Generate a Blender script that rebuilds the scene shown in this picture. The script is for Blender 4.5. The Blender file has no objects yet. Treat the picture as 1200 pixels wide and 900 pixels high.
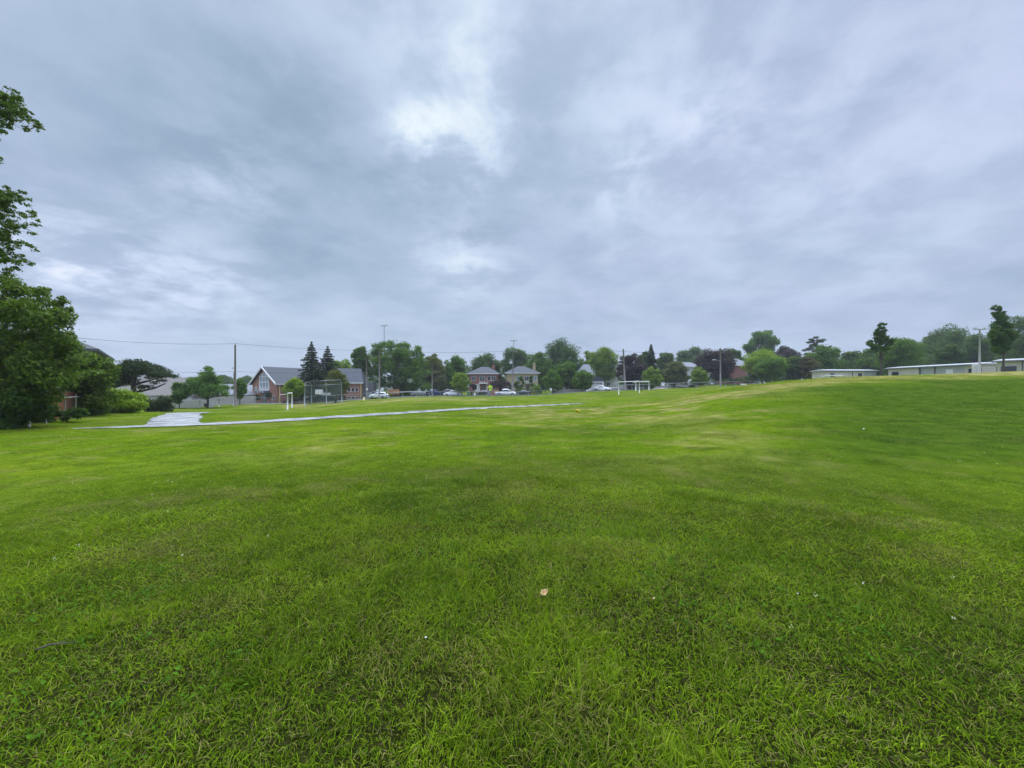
import bpy, math, random
import numpy as np
from mathutils import Vector, Matrix
R = math.radians
rng = np.random.default_rng(7)
random.seed(7)
scene = bpy.context.scene
COL = scene.collection
F, HOR, CAMZ = 452.0, 457.0, 1.6          # focal length in photo pixels, horizon row, eye height

# ------------------------------------------------------------------ terrain
def S(t):
    t = np.clip(t, 0, 1); return t*t*(3-2*t)
_hu = np.array([-2, .12, .2, .30, .40, .53, .66, .78, .885, 1.1, 1.327, 1.7])
_hz = np.array([0, 0, .06, .28, .72, 1.72, 2.26, 2.74, 2.94, 3.18, 3.5, 3.9])
_tu = np.linspace(-2, 1.7, 400); _tz = np.interp(_tu, _hu, _hz)
_k = np.exp(-np.linspace(-2, 2, 21)**2); _k /= _k.sum()
_tz = np.convolve(np.pad(_tz, 10, mode='edge'), _k, 'valid')
def ground(x, y):
    x = np.asarray(x, float); y = np.asarray(y, float)
    u = np.clip(x/np.maximum(y, 1.0), -1.7, 1.7)
    D = -1.25*S((-u-.2)/.4)*S((y-24)/28) - .8*S((-u-.72)/.15)*S((y-60)/15)
    f = 1.3*S(u/.25) + 1.2*S((u-.2)/.4)
    B = f*S((y-40)/70) + 1.0*S((y-112)/12)*S((u+.45)/.2)
    M = np.interp(u, _tu, _tz)*S((y-3)/37)
    P = np.maximum(B, 2.5*S((u-.5)/.3))
    k = S((y-40)/16)
    z = D + (1-k)*np.maximum(M, B) + k*P
    r = np.hypot(x, y)
    m = .022*np.sin(1.9*x+.7*y)*np.sin(1.3*y-.5*x+1) + .035*np.sin(.63*x-.41*y+2)*np.sin(.52*y+.3*x) \
        + .008*np.sin(4.3*x+1.1*y)*np.sin(3.7*y-1.6*x)
    m = m*(1-.88*S((r-10)/7)*S((3-x)/8))*(1-.55*S((r-13)/8))*(1-.95*S((u-.25)/.3)*S((r-8)/8))
    return z + m*(1-S((r-40)/50))*S((r-.8)/2)
def G(x, y): return float(ground(x, y))
def X(px, Z): return (px-600)/F*Z
def ZT(py, Z): return CAMZ + (HOR-py)/F*Z

def fbm(x, y, sc, seed, octv=4):
    rr = np.random.default_rng(seed); out = np.zeros_like(x, float); a = 1; tot = 0
    for o in range(octv):
        n = 64; tab = rr.random((n, n))
        fx = x*sc*2**o + rr.random()*50; fy = y*sc*2**o + rr.random()*50
        ix = np.floor(fx).astype(int); iy = np.floor(fy).astype(int)
        tx = fx-ix; ty = fy-iy; tx = tx*tx*(3-2*tx); ty = ty*ty*(3-2*ty)
        ix0, ix1, iy0, iy1 = ix % n, (ix+1) % n, iy % n, (iy+1) % n
        out += a*((tab[ix0, iy0]*(1-tx)+tab[ix1, iy0]*tx)*(1-ty)+(tab[ix0, iy1]*(1-tx)+tab[ix1, iy1]*tx)*ty)
        tot += a; a *= .5
    return out/tot

def bump1(v, c, w): return np.exp(-((v-c)/w)**2)
def dryness(x, y):
    u = np.clip(x/np.maximum(y, 1.0), -1.7, 1.7)
    n = fbm(x, y, .35, 3); n2 = fbm(x, y, 1.3, 4)
    d = 1.15*S((u-.33)/.15)*bump1(y, 35, 6.5)*S((n-.3)/.25)
    d += .85*S((n2-.38)/.2)*S((u+.15)/.2)*(1-S((u-.5)/.2))*bump1(y, 30-8*(u-.1), 9)*S((n-.36)/.22)
    d += .95*S((u+.75)/.2)*(1-S((u+.12)/.15))*bump1(y, 68, 9)*S((n-.3)/.25)
    d += .35*S((n-.5)/.2)*S((y-3)/10) + .34*S((n2-.58)/.16)
    return np.clip(d, 0, 1)
def lushness(x, y):
    u = np.clip(x/np.maximum(y, 1.0), -1.7, 1.7)
    n = fbm(x, y, .22, 9)
    return np.clip(1.1*S((u-.5)/.5)*S((y-4)/6)*(1-S((y-22)/8)) + .5*S((n-.5)/.2)-.1, 0, 1)

# ------------------------------------------------------------------ materials
def nt(m): return m.node_tree.nodes, m.node_tree.links
def newmat(name):
    m = bpy.data.materials.new(name); m.use_nodes = True
    return m
def pmat(name, c1, c2=None, scale=6.0, rough=.7, bump=.0, metal=0.0, stretch=(1, 1, 1), spec=.4, detail=5):
    m = newmat(name); N, L = nt(m); b = N['Principled BSDF']
    b.inputs['Roughness'].default_value = rough; b.inputs['Metallic'].default_value = metal
    b.inputs['Specular IOR Level'].default_value = spec
    if c2 is None: c2 = tuple(v*.8 for v in c1)
    tc = N.new('ShaderNodeTexCoord'); mp = N.new('ShaderNodeMapping'); mp.inputs['Scale'].default_value = stretch
    L.new(tc.outputs['Object'], mp.inputs[0])
    no = N.new('ShaderNodeTexNoise'); no.inputs['Scale'].default_value = scale; no.inputs['Detail'].default_value = detail
    L.new(mp.outputs[0], no.inputs['Vector'])
    cr = N.new('ShaderNodeValToRGB'); cr.color_ramp.elements[0].position = .3; cr.color_ramp.elements[1].position = .7
    cr.color_ramp.elements[0].color = (*c1, 1); cr.color_ramp.elements[1].color = (*c2, 1)
    L.new(no.outputs['Fac'], cr.inputs[0]); L.new(cr.outputs[0], b.inputs['Base Color'])
    if bump:
        bp = N.new('ShaderNodeBump'); bp.inputs['Strength'].default_value = bump
        L.new(no.outputs['Fac'], bp.inputs['Height']); L.new(bp.outputs[0], b.inputs['Normal'])
    return m
def brickmat(name, c1, c2, mortar, scale=4.0):
    m = newmat(name); N, L = nt(m); b = N['Principled BSDF']; b.inputs['Roughness'].default_value = .85
    tc = N.new('ShaderNodeTexCoord'); sp = N.new('ShaderNodeSeparateXYZ'); L.new(tc.outputs['Object'], sp.inputs[0])
    ad = N.new('ShaderNodeMath'); ad.operation = 'ADD'; L.new(sp.outputs[0], ad.inputs[0]); L.new(sp.outputs[1], ad.inputs[1])
    cb = N.new('ShaderNodeCombineXYZ'); L.new(ad.outputs[0], cb.inputs[0]); L.new(sp.outputs[2], cb.inputs[1])
    br = N.new('ShaderNodeTexBrick'); br.inputs['Scale'].default_value = scale
    br.inputs['Color1'].default_value = (*c1, 1); br.inputs['Color2'].default_value = (*c2, 1); br.inputs['Mortar'].default_value = (*mortar, 1)
    br.inputs['Mortar Size'].default_value = .012
    L.new(cb.outputs[0], br.inputs['Vector'])
    no = N.new('ShaderNodeTexNoise'); no.inputs['Scale'].default_value = 1.2; no.inputs['Detail'].default_value = 6; L.new(tc.outputs['Object'], no.inputs['Vector'])
    mx = N.new('ShaderNodeMix'); mx.data_type = 'RGBA'; mx.blend_type = 'MULTIPLY'; mx.inputs[0].default_value = .5
    L.new(br.outputs['Color'], mx.inputs[6]); L.new(no.outputs['Color'], mx.inputs[7])
    hs = N.new('ShaderNodeBrightContrast'); hs.inputs[1].default_value = .02
    L.new(mx.outputs[2], hs.inputs[0]); L.new(hs.outputs[0], b.inputs['Base Color'])
    return m
def roofmat(name, c1, c2):
    m = newmat(name); N, L = nt(m); b = N['Principled BSDF']; b.inputs['Roughness'].default_value = .8
    tc = N.new('ShaderNodeTexCoord')
    w = N.new('ShaderNodeTexWave'); w.bands_direction = 'Z'; w.inputs['Scale'].default_value = 3.0; w.inputs['Distortion'].default_value = 1.5; w.inputs['Detail'].default_value = 3
    no = N.new('ShaderNodeTexNoise'); no.inputs['Scale'].default_value = 5; no.inputs['Detail'].default_value = 6
    L.new(tc.outputs['Object'], w.inputs[0]); L.new(tc.outputs['Object'], no.inputs['Vector'])
    a = N.new('ShaderNodeMath'); a.operation = 'MULTIPLY_ADD'; a.inputs[1].default_value = .35
    L.new(w.outputs['Fac'], a.inputs[0]); L.new(no.outputs['Fac'], a.inputs[2])
    cr = N.new('ShaderNodeValToRGB'); cr.color_ramp.elements[0].position = .4; cr.color_ramp.elements[1].position = .95
    cr.color_ramp.elements[0].color = (*c1, 1); cr.color_ramp.elements[1].color = (*c2, 1)
    L.new(a.outputs[0], cr.inputs[0]); L.new(cr.outputs[0], b.inputs['Base Color'])
    bp = N.new('ShaderNodeBump'); bp.inputs['Strength'].default_value = .4; L.new(a.outputs[0], bp.inputs['Height']); L.new(bp.outputs[0], b.inputs['Normal'])
    return m
def leafmat(name, trans=.35, rough=.55, spec=.12):
    m = newmat(name); N, L = nt(m); b = N['Principled BSDF']
    at = N.new('ShaderNodeAttribute'); at.attribute_name = 'col'
    L.new(at.outputs['Color'], b.inputs['Base Color']); b.inputs['Roughness'].default_value = rough; b.inputs['Specular IOR Level'].default_value = spec
    tr = N.new('ShaderNodeBsdfTranslucent')
    g = N.new('ShaderNodeMix'); g.data_type = 'RGBA'; g.blend_type = 'MULTIPLY'; g.inputs[0].default_value = 1
    L.new(at.outputs['Color'], g.inputs[6]); g.inputs[7].default_value = (1.15, 1.25, .5, 1); L.new(g.outputs[2], tr.inputs[0])
    mx = N.new('ShaderNodeMixShader'); mx.inputs[0].default_value = trans
    L.new(b.outputs[0], mx.inputs[1]); L.new(tr.outputs[0], mx.inputs[2])
    L.new(mx.outputs[0], N['Material Output'].inputs[0])
    return m
def meshmat(name, col, cell=.12, fill=.28):
    m = newmat(name); N, L = nt(m); b = N['Principled BSDF']; b.inputs['Base Color'].default_value = (*col, 1); b.inputs['Roughness'].default_value = .5; b.inputs['Metallic'].default_value = .3
    tc = N.new('ShaderNodeTexCoord'); sp = N.new('ShaderNodeSeparateXYZ'); L.new(tc.outputs['Object'], sp.inputs[0])
    def mth(op, a, bb, c=None):
        n = N.new('ShaderNodeMath'); n.operation = op
        for i, v in enumerate((a, bb, c)):
            if v is None: continue
            if isinstance(v, (int, float)): n.inputs[i].default_value = v
            else: L.new(v, n.inputs[i])
        return n.outputs[0]
    xy = mth('ADD', sp.outputs[0], sp.outputs[1])
    fs = []
    for sg in (1, -1):
        v = mth('MULTIPLY_ADD', sp.outputs[2], sg, xy); v = mth('DIVIDE', v, cell); v = mth('FRACT', v, 0)
        fs.append(mth('LESS_THAN', v, fill*.5))
    al = mth('MAXIMUM', fs[0], fs[1])
    L.new(al, b.inputs['Alpha'])
    return m

M = {}
M['trunk'] = pmat('bark', (.06, .048, .038), (.13, .11, .09), 5, .95, .6, stretch=(1, 1, .25))
M['darkbark'] = pmat('dark_bark', (.03, .026, .022), (.07, .06, .05), 5, .95, .6, stretch=(1, 1, .25))
M['leaf'] = leafmat('leaf', .34); M['needle'] = leafmat('needle', .12, .6)
M['grass'] = leafmat('grass_blade', .45, .6, .05)
M['redbrick'] = brickmat('red_brick', (.38, .14, .09), (.30, .105, .07), (.32, .27, .24))
M['churchbrick'] = brickmat('brown_red_brick', (.48, .21, .125), (.38, .16, .095), (.36, .29, .25))
M['buffbrick'] = brickmat('buff_brick', (.62, .48, .26), (.54, .41, .22), (.55, .47, .35))
M['siding'] = pmat('white_siding', (.62, .62, .60), (.52, .52, .50), 3, .6)
M['white'] = pmat('white_paint', (.80, .80, .78), (.70, .70, .69), 4, .45)
M['greyroof'] = roofmat('grey_shingle', (.055, .06, .068), (.12, .125, .135))
M['slate'] = roofmat('slate_shingle', (.034, .041, .054), (.075, .085, .10))
M['tanroof'] = roofmat('weathered_shingle', (.13, .12, .105), (.21, .195, .175))
M['paleroof'] = roofmat('pale_shingle', (.15, .16, .175), (.25, .26, .28))
M['glass'] = pmat('window_glass', (.02, .025, .03), (.04, .045, .05), 2, .08, spec=.6)
M['paleglass'] = pmat('pale_window_glass', (.28, .33, .38), (.2, .24, .28), 2, .15, spec=.7)
M['wood'] = pmat('pole_wood', (.16, .12, .09), (.26, .21, .165), 4, .9, .3, stretch=(3, 3, .3))
M['polewood'] = pmat('weathered_pole_wood', (.17, .155, .14), (.27, .25, .225), 4, .9, .3, stretch=(3, 3, .3))
M['greywood'] = pmat('grey_weathered_wood', (.30, .28, .25), (.42, .40, .36), 4, .9, .3, stretch=(3, 3, .4))
M['redwood'] = pmat('red_stained_wood', (.24, .085, .045), (.34, .13, .07), 4, .85, .3, stretch=(6, 6, .5))
M['orangewood'] = pmat('orange_board', (.46, .25, .10), (.36, .19, .075), 3, .75)
M['steel'] = pmat('galvanised_steel', (.42, .44, .45), (.32, .34, .35), 8, .45, metal=.6)
M['dullsteel'] = pmat('dull_steel', (.30, .31, .32), (.22, .23, .24), 8, .6, metal=.3)
M['greensteel'] = pmat('grey_green_steel', (.34, .38, .38), (.27, .31, .31), 6, .5, metal=.3)
M['mesh'] = meshmat('chain_link', (.22, .24, .24), .12, .06)
M['backmesh'] = meshmat('backstop_chain_link', (.26, .31, .31), .12, .22)
M['wire'] = pmat('cable', (.05, .05, .055), (.04, .04, .04), 3, .6)
M['beige'] = pmat('beige_cladding', (.64, .58, .50), (.55, .50, .43), 1.5, .75, stretch=(1, 1, .2))
M['greyclad'] = pmat('grey_cladding', (.46, .47, .47), (.38, .39, .40), 1.5, .75, stretch=(1, 1, .2))
M['metalroof'] = pmat('pale_metal_roof', (.66, .68, .70), (.54, .56, .58), 1.2, .4, metal=.2)
M['fascia'] = pmat('dark_fascia', (.10, .105, .11), (.14, .145, .15), 3, .6)
M['rubber'] = pmat('tyre_rubber', (.018, .018, .018), (.03, .03, .03), 8, .85)
M['rim'] = pmat('wheel_rim', (.45, .46, .47), (.35, .36, .37), 9, .35, metal=.7)
M['lamp'] = pmat('lamp_lens', (.75, .76, .78), (.6, .6, .62), 9, .15)
M['redlens'] = pmat('tail_lens', (.35, .015, .015), (.25, .01, .01), 9, .2)
M['carwhite'] = pmat('white_car_paint', (.86, .87, .88), (.83, .84, .85), 1, .22, spec=.6)
M['carblue'] = pmat('blue_car_paint', (.03, .06, .17), (.025, .05, .14), 1, .2, spec=.6)
M['cardark'] = pmat('dark_car_paint', (.02, .022, .026), (.03, .03, .035), 1, .2, spec=.6)
M['cargrey'] = pmat('silver_car_paint', (.30, .31, .33), (.26, .27, .29), 1, .25, spec=.6)
M['lime'] = pmat('fluorescent_yellow_sheet', (.62, .80, .06), (.56, .74, .05), 2, .5)
M['yellow'] = pmat('pale_yellow_plastic', (.72, .62, .30), (.66, .56, .26), 3, .6)
M['markyellow'] = pmat('yellow_marker_plastic', (.72, .60, .04), (.64, .52, .03), 6, .5)
M['black'] = pmat('black_plastic', (.02, .02, .02), (.03, .03, .03), 4, .5)
M['green'] = pmat('green_plastic', (.07, .24, .11), (.05, .20, .09), 4, .5)
M['tan'] = pmat('tan_leaf', (.62, .42, .20), (.50, .33, .15), 40, .7, .3)
M['paper'] = pmat('pale_paper', (.75, .74, .70), (.62, .60, .56), 40, .8, .3)
M['concrete'] = pmat('concrete', (.36, .35, .33), (.46, .45, .43), 2, .8, .1)
M['stone'] = pmat('grey_stone', (.30, .29, .27), (.42, .40, .37), 3, .85, .4)
M['asphalt'] = pmat('asphalt', (.05, .05, .052), (.075, .075, .078), 12, .55, .15)
M['ceramic'] = pmat('grey_transformer_paint', (.42, .45, .47), (.38, .40, .42), 3, .4)

# ------------------------------------------------------------------ mesh helpers
class MB:
    def __init__(s): s.v = []; s.f = []; s.sm = []
    def add(s, vs, fs, smooth=False):
        o = len(s.v); s.v += [tuple(v) for v in vs]; s.f += [tuple(i+o for i in f) for f in fs]; s.sm += [smooth]*len(fs); return s
    def box(s, x0, x1, y0, y1, z0, z1):
        return s.add([(x0,y0,z0),(x1,y0,z0),(x1,y1,z0),(x0,y1,z0),(x0,y0,z1),(x1,y0,z1),(x1,y1,z1),(x0,y1,z1)],
                     [(0,3,2,1),(4,5,6,7),(0,1,5,4),(1,2,6,5),(2,3,7,6),(3,0,4,7)])
    def cbox(s, c, d): return s.box(c[0]-d[0]/2, c[0]+d[0]/2, c[1]-d[1]/2, c[1]+d[1]/2, c[2]-d[2]/2, c[2]+d[2]/2)
    def tube(s, pts, rad, n=8, caps=True):
        pts = [Vector(p) for p in pts]
        if isinstance(rad, (int, float)): rad = [rad]*len(pts)
        rings = []; vs = []; ref = None
        for i, p in enumerate(pts):
            d = (pts[min(i+1, len(pts)-1)]-pts[max(i-1, 0)]).normalized()
            if ref is None or abs(d.dot(ref)) > .95: ref = Vector((1, 0, 0)) if abs(d.x) < .9 else Vector((0, 1, 0))
            a = d.cross(ref).normalized(); b = d.cross(a)
            vs += [p+(a*math.cos(2*math.pi*k/n)+b*math.sin(2*math.pi*k/n))*rad[i] for k in range(n)]
        fs = [(i*n+k, i*n+(k+1) % n, (i+1)*n+(k+1) % n, (i+1)*n+k) for i in range(len(pts)-1) for k in range(n)]
        s.add(vs, fs, True)
        if caps:
            o = len(s.v)-len(vs)
            s.f += [tuple(o+k for k in range(n)), tuple(o+(len(pts)-1)*n+k for k in reversed(range(n)))]; s.sm += [False]*2
        return s
    def disc(s, c, axis, r, h, n=20):
        c = Vector(c); a = Vector(axis).normalized()
        return s.tube([c-a*h/2, c+a*h/2], r, n)
    def prism(s, poly, y0, y1):           # outline in x,z pushed along y
        n = len(poly)
        vs = [(x, y0, z) for x, z in poly]+[(x, y1, z) for x, z in poly]
        fs = [tuple(range(n)), tuple(range(2*n-1, n-1, -1))]+[(i, i+n, (i+1) % n+n, (i+1) % n) for i in range(n)]
        return s.add(vs, fs)
    def build(s, name, mat, parent=None, bevel=0):
        me = bpy.data.meshes.new(name); me.from_pydata(s.v, [], s.f); me.validate(); me.update()
        if len(me.polygons) == len(s.sm): me.polygons.foreach_set('use_smooth', s.sm)
        me.materials.append(M[mat] if isinstance(mat, str) else mat)
        o = bpy.data.objects.new(name, me); COL.objects.link(o)
        if parent: o.parent = parent
        if bevel:
            b = o.modifiers.new('bevel', 'BEVEL'); b.width = bevel; b.segments = 2; b.limit_method = 'ANGLE'
        return o
def npmesh(name, V, faces, mat, parent=None, col=None, smooth=False):
    """faces: list of int arrays (n,k)"""
    me = bpy.data.meshes.new(name)
    me.vertices.add(len(V)); me.vertices.foreach_set('co', np.ascontiguousarray(V, np.float32).ravel())
    loops = np.concatenate([f.ravel() for f in faces]); tot = np.concatenate([np.full(len(f), f.shape[1]) for f in faces])
    me.loops.add(len(loops)); me.loops.foreach_set('vertex_index', loops.astype(np.int32))
    me.polygons.add(len(tot)); st = np.concatenate([[0], np.cumsum(tot)[:-1]])
    me.polygons.foreach_set('loop_start', st.astype(np.int32))
    me.polygons.foreach_set('use_smooth', np.full(len(tot), smooth))
    me.update(calc_edges=True)
    if col is not None:
        a = me.attributes.new('col', 'FLOAT_COLOR', 'POINT')
        a.data.foreach_set('color', np.concatenate([col, np.ones((len(col), 1))], 1).astype(np.float32).ravel())
    me.materials.append(M[mat] if isinstance(mat, str) else mat)
    o = bpy.data.objects.new(name, me); COL.objects.link(o)
    if parent: o.parent = parent
    return o
def tag(o, label=None, cat=None, group=None, kind=None):
    if label: o['label'] = label
    if cat: o['category'] = cat
    if group: o['group'] = group
    if kind: o['kind'] = kind
    return o
def thing(name, label, cat, loc, rz=0, group=None):
    o = bpy.data.objects.new(name, None); o.empty_display_size = .3; COL.objects.link(o)
    o.location = loc; o.rotation_euler = (0, 0, rz)
    return tag(o, label, cat, group)
def on(px, Z): x = X(px, Z); return (x, Z, G(x, Z))

# ------------------------------------------------------------------ camera
cam = bpy.data.cameras.new('camera'); co = bpy.data.objects.new('camera', cam); COL.objects.link(co)
co.location = (0, 0, CAMZ); co.rotation_euler = (R(90), 0, 0)
cam.sensor_width = 36; cam.lens = F/1200*36; cam.shift_y = (HOR-450)/1200; cam.clip_start = .05; cam.clip_end = 3000
scene.camera = co

# ------------------------------------------------------------------ ground
PATH = [(-18.2, 16.0), (-16.6, 16.8), (-15.1, 17.6), (-13.0, 19.3), (-9.3, 24.6), (-3.2, 33.5), (2.6, 39.5), (8.3, 45.5)]
PATHW = [.5, 1.6, 1.8, 1.9, 1.9, 2.0, 2.0, 1.7, .8]
BRANCH = [(-15.7, 17.9), (-17.0, 19.4), (-18.6, 21.4), (-21.6, 25.2), (-24.0, 29.0), (-25.6, 33.5), (-27, 40), (-29, 48)]
BRW = [2.0, 2.1, 2.0, 2.0, 1.9, 1.7, 1.6, 1.5]
def resample(pts, step):
    P = np.array(pts, float); out = []
    n = len(P)
    for i in range(n-1):       # catmull-rom
        p0, p1, p2, p3 = P[max(i-1, 0)], P[i], P[i+1], P[min(i+2, n-1)]
        m = max(2, int(np.linalg.norm(p2-p1)/step))
        for t in np.linspace(0, 1, m, endpoint=False):
            out.append(.5*((2*p1)+(-p0+p2)*t+(2*p0-5*p1+4*p2-p3)*t*t+(-p0+3*p1-3*p2+p3)*t**3))
    out.append(P[-1]); return np.array(out)
def _pwid(pts, w): n = len(resample(pts, .25)); return np.interp(np.linspace(0, 1, n), np.linspace(0, 1, len(w)), w)
_pc = np.concatenate([resample(PATH, .25), resample(BRANCH, .25)]); _pw = np.concatenate([_pwid(PATH, PATHW), _pwid(BRANCH, BRW)])
def path_dist(x, y):      # signed distance to the path edge, negative on the path
    d = np.full(len(x), 9.0); ii = np.where((x > -32) & (x < 18) & (y > 14) & (y < 56))[0]
    for c in np.array_split(ii, max(1, len(ii)//20000)):
        d[c] = (np.hypot(x[c, None]-_pc[None, :, 0], y[c, None]-_pc[None, :, 1])-_pw[None]*.5).min(1) if len(c) else d[c]
    return d
def build_ground():
    nr, na = 430, 640
    rr = np.concatenate([[0], np.geomspace(.35, 455, nr)])
    th = np.linspace(0, 2*np.pi, na, endpoint=False)
    x = (rr[1:, None]*np.sin(th)[None]).ravel(); y = (rr[1:, None]*np.cos(th)[None]).ravel()
    x = np.concatenate([[0], x]); y = np.concatenate([[0], y])
    V = np.stack([x, y, ground(x, y)-.10*S((.10-path_dist(x, y))/.3)], 1)
    i = np.arange(nr-1)[:, None]*na+1; k = np.arange(na)[None]; k2 = (k+1) % na
    q = np.stack([i+k, i+na+k, i+na+k2, i+k2], -1).reshape(-1, 4)[:, ::-1]
    t = np.stack([np.zeros(na, int), 1+np.arange(na), 1+(np.arange(na)+1) % na], 1)[:, ::-1]
    d = dryness(x, y); l = lushness(x, y)
    far = S((np.hypot(x, y)-2.5)/10)
    m = newmat('lawn_soil'); N, L = nt(m); b = N['Principled BSDF']; b.inputs['Roughness'].default_value = 1; b.inputs['Specular IOR Level'].default_value = .0
    at = N.new('ShaderNodeAttribute'); at.attribute_name = 'col'; sp = N.new('ShaderNodeSeparateColor'); L.new(at.outputs['Color'], sp.inputs[0])
    tc = N.new('ShaderNodeTexCoord')
    def noise(sc, det, vec=None):
        n = N.new('ShaderNodeTexNoise'); n.inputs['Scale'].default_value = sc; n.inputs['Detail'].default_value = det; L.new(vec or tc.outputs['Object'], n.inputs['Vector']); return n.outputs['Fac']
    def ramp(f, stops):
        r = N.new('ShaderNodeValToRGB')
        while len(r.color_ramp.elements) < len(stops): r.color_ramp.elements.new(.5)
        for e, (p, c) in zip(r.color_ramp.elements, stops): e.position = p; e.color = (*c, 1)
        L.new(f, r.inputs[0]); return r.outputs[0]
    def mix(f, a, bb):
        x_ = N.new('ShaderNodeMix'); x_.data_type = 'RGBA'
        if isinstance(f, float): x_.inputs[0].default_value = f
        else: L.new(f, x_.inputs[0])
        for i_, v in ((6, a), (7, bb)):
            if isinstance(v, tuple): x_.inputs[i_].default_value = (*v, 1)
            else: L.new(v, x_.inputs[i_])
        return x_.outputs[2]
    near = ramp(noise(28, 6), [(.3, (.010, .011, .003)), (.6, (.022, .026, .006)), (.8, (.060, .050, .018))])
    fg = ramp(noise(.8, 8), [(.33, (.052, .105, .003)), (.5, (.090, .152, .005)), (.67, (.140, .198, .009))])
    grain = ramp(noise(4.5, 9), [(.38, (.026, .060, .002)), (.62, (.170, .218, .013))])
    fg = mix(.5, fg, grain)
    patch = ramp(noise(.22, 7), [(.36, (.045, .100, .003)), (.5, (.085, .148, .005)), (.64, (.155, .200, .011))])
    fg = mix(.4, fg, patch)
    fgd = mix(sp.outputs[0], fg, ramp(noise(1.6, 8), [(.35, (.13, .135, .030)), (.65, (.32, .275, .105))]))
    lsh = N.new('ShaderNodeMath'); lsh.operation = 'MULTIPLY'; L.new(sp.outputs[2], lsh.inputs[0]); lsh.inputs[1].default_value = .95
    fgd = mix(lsh.outputs[0], fgd, ramp(noise(2.2, 8), [(.36, (.032, .066, .005)), (.64, (.062, .106, .010))]))
    c = mix(sp.outputs[1], near, fgd)
    L.new(c, b.inputs['Base Color'])
    bp = N.new('ShaderNodeBump'); bp.inputs['Strength'].default_value = .6; bp.inputs['Distance'].default_value = .05
    L.new(noise(14, 6), bp.inputs['Height']); L.new(bp.outputs[0], b.inputs['Normal'])
    o = npmesh('ground', V, [q, t], m, col=np.stack([d, far, l], 1), smooth=True)
    tag(o, kind='structure')
build_ground()

# ------------------------------------------------------------------ paths and roads (strips laid on the terrain)
def strip(name, pts, width, mat, dz=.03, cross=5, step=.5, off=0.0, rough_edge=0.0, kind='structure', th=None):
    C = resample(pts, step); T = np.gradient(C, axis=0); T /= np.linalg.norm(T, axis=1)[:, None]
    Nn = np.stack([-T[:, 1], T[:, 0]], 1)
    w = np.broadcast_to(np.asarray(width, float), (len(C),)) if np.ndim(width) == 0 else np.interp(np.linspace(0, 1, len(C)), np.linspace(0, 1, len(width)), width)
    t = np.linspace(-.5, .5, cross)
    e = rough_edge*(fbm(C[:, 0], C[:, 1], 1.1, 21)-.5)
    px_ = C[:, None, :] + Nn[:, None, :]*(off + (w+2*e)[:, None]*t[None])[..., None]
    x, y = px_[..., 0].ravel(), px_[..., 1].ravel()
    V = np.stack([x, y, ground(x, y)+dz], 1)
    i = np.arange(len(C)-1)[:, None]*cross; k = np.arange(cross-1)[None]
    q = np.stack([i+k, i+k+1, i+cross+k+1, i+cross+k], -1).reshape(-1, 4)[:, ::-1]
    fs = [q]
    if th:       # skirts down for real kerbs
        V2 = V.copy(); V2[:, 2] -= th; n = len(V); V = np.concatenate([V, V2])
        for e_ in (0, cross-1):
            a = np.arange(len(C)-1)*cross+e_; fs.append(np.stack([a, a+cross, a+cross+n, a+n], 1))
    o = npmesh(name, V, fs, mat, smooth=True)
    return tag(o, kind=kind)
def wetmat():
    m = newmat('wet_path'); N, L = nt(m); b = N['Principled BSDF']
    tc = N.new('ShaderNodeTexCoord')
    n1 = N.new('ShaderNodeTexNoise'); n1.inputs['Scale'].default_value = 1.1; n1.inputs['Detail'].default_value = 6; L.new(tc.outputs['Object'], n1.inputs['Vector'])
    n2 = N.new('ShaderNodeTexNoise'); n2.inputs['Scale'].default_value = 30; n2.inputs['Detail'].default_value = 4; L.new(tc.outputs['Object'], n2.inputs['Vector'])
    c = N.new('ShaderNodeValToRGB'); c.color_ramp.elements[0].position = .35; c.color_ramp.elements[1].position = .7
    c.color_ramp.elements[0].color = (.28, .275, .27, 1); c.color_ramp.elements[1].color = (.44, .435, .43, 1); L.new(n1.outputs[0], c.inputs[0]); L.new(c.outputs[0], b.inputs['Base Color'])
    r = N.new('ShaderNodeMapRange'); r.inputs[1].default_value = .35; r.inputs[2].default_value = .65; r.inputs[3].default_value = .16; r.inputs[4].default_value = .34
    L.new(n1.outputs[0], r.inputs[0]); L.new(r.outputs[0], b.inputs['Roughness'])
    bp = N.new('ShaderNodeBump'); bp.inputs['Strength'].default_value = .03; bp.inputs['Distance'].default_value = .01; L.new(n2.outputs[0], bp.inputs['Height']); L.new(bp.outputs[0], b.inputs['Normal'])
    b.inputs['Specular IOR Level'].default_value = .8
    return m
M['wet'] = wetmat()
strip('footpath', PATH, PATHW, 'wet', .012, 7, .3, rough_edge=.7)
strip('footpath', BRANCH, BRW, 'wet', .006, 7, .3, rough_edge=.5)
ROAD = [(-120, 74), (-75, 78), (-55, 83), (-34, 92.5), (-18, 100.5), (-2, 105.5), (20, 109), (45, 121), (80, 134), (140, 150)]
strip('road', ROAD, 8.5, 'asphalt', .03, 9, 1.5)
strip('kerb', ROAD, .18, 'concrete', .15, 2, 1.5, off=-4.35, th=.2)
strip('kerb', ROAD, .18, 'concrete', .15, 2, 1.5, off=4.35, th=.2)
strip('pavement', ROAD, 1.5, 'concrete', .05, 4, 1.5, off=6.2)
strip('pavement', ROAD, 1.4, 'concrete', .05, 4, 1.5, off=-5.3)

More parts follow.
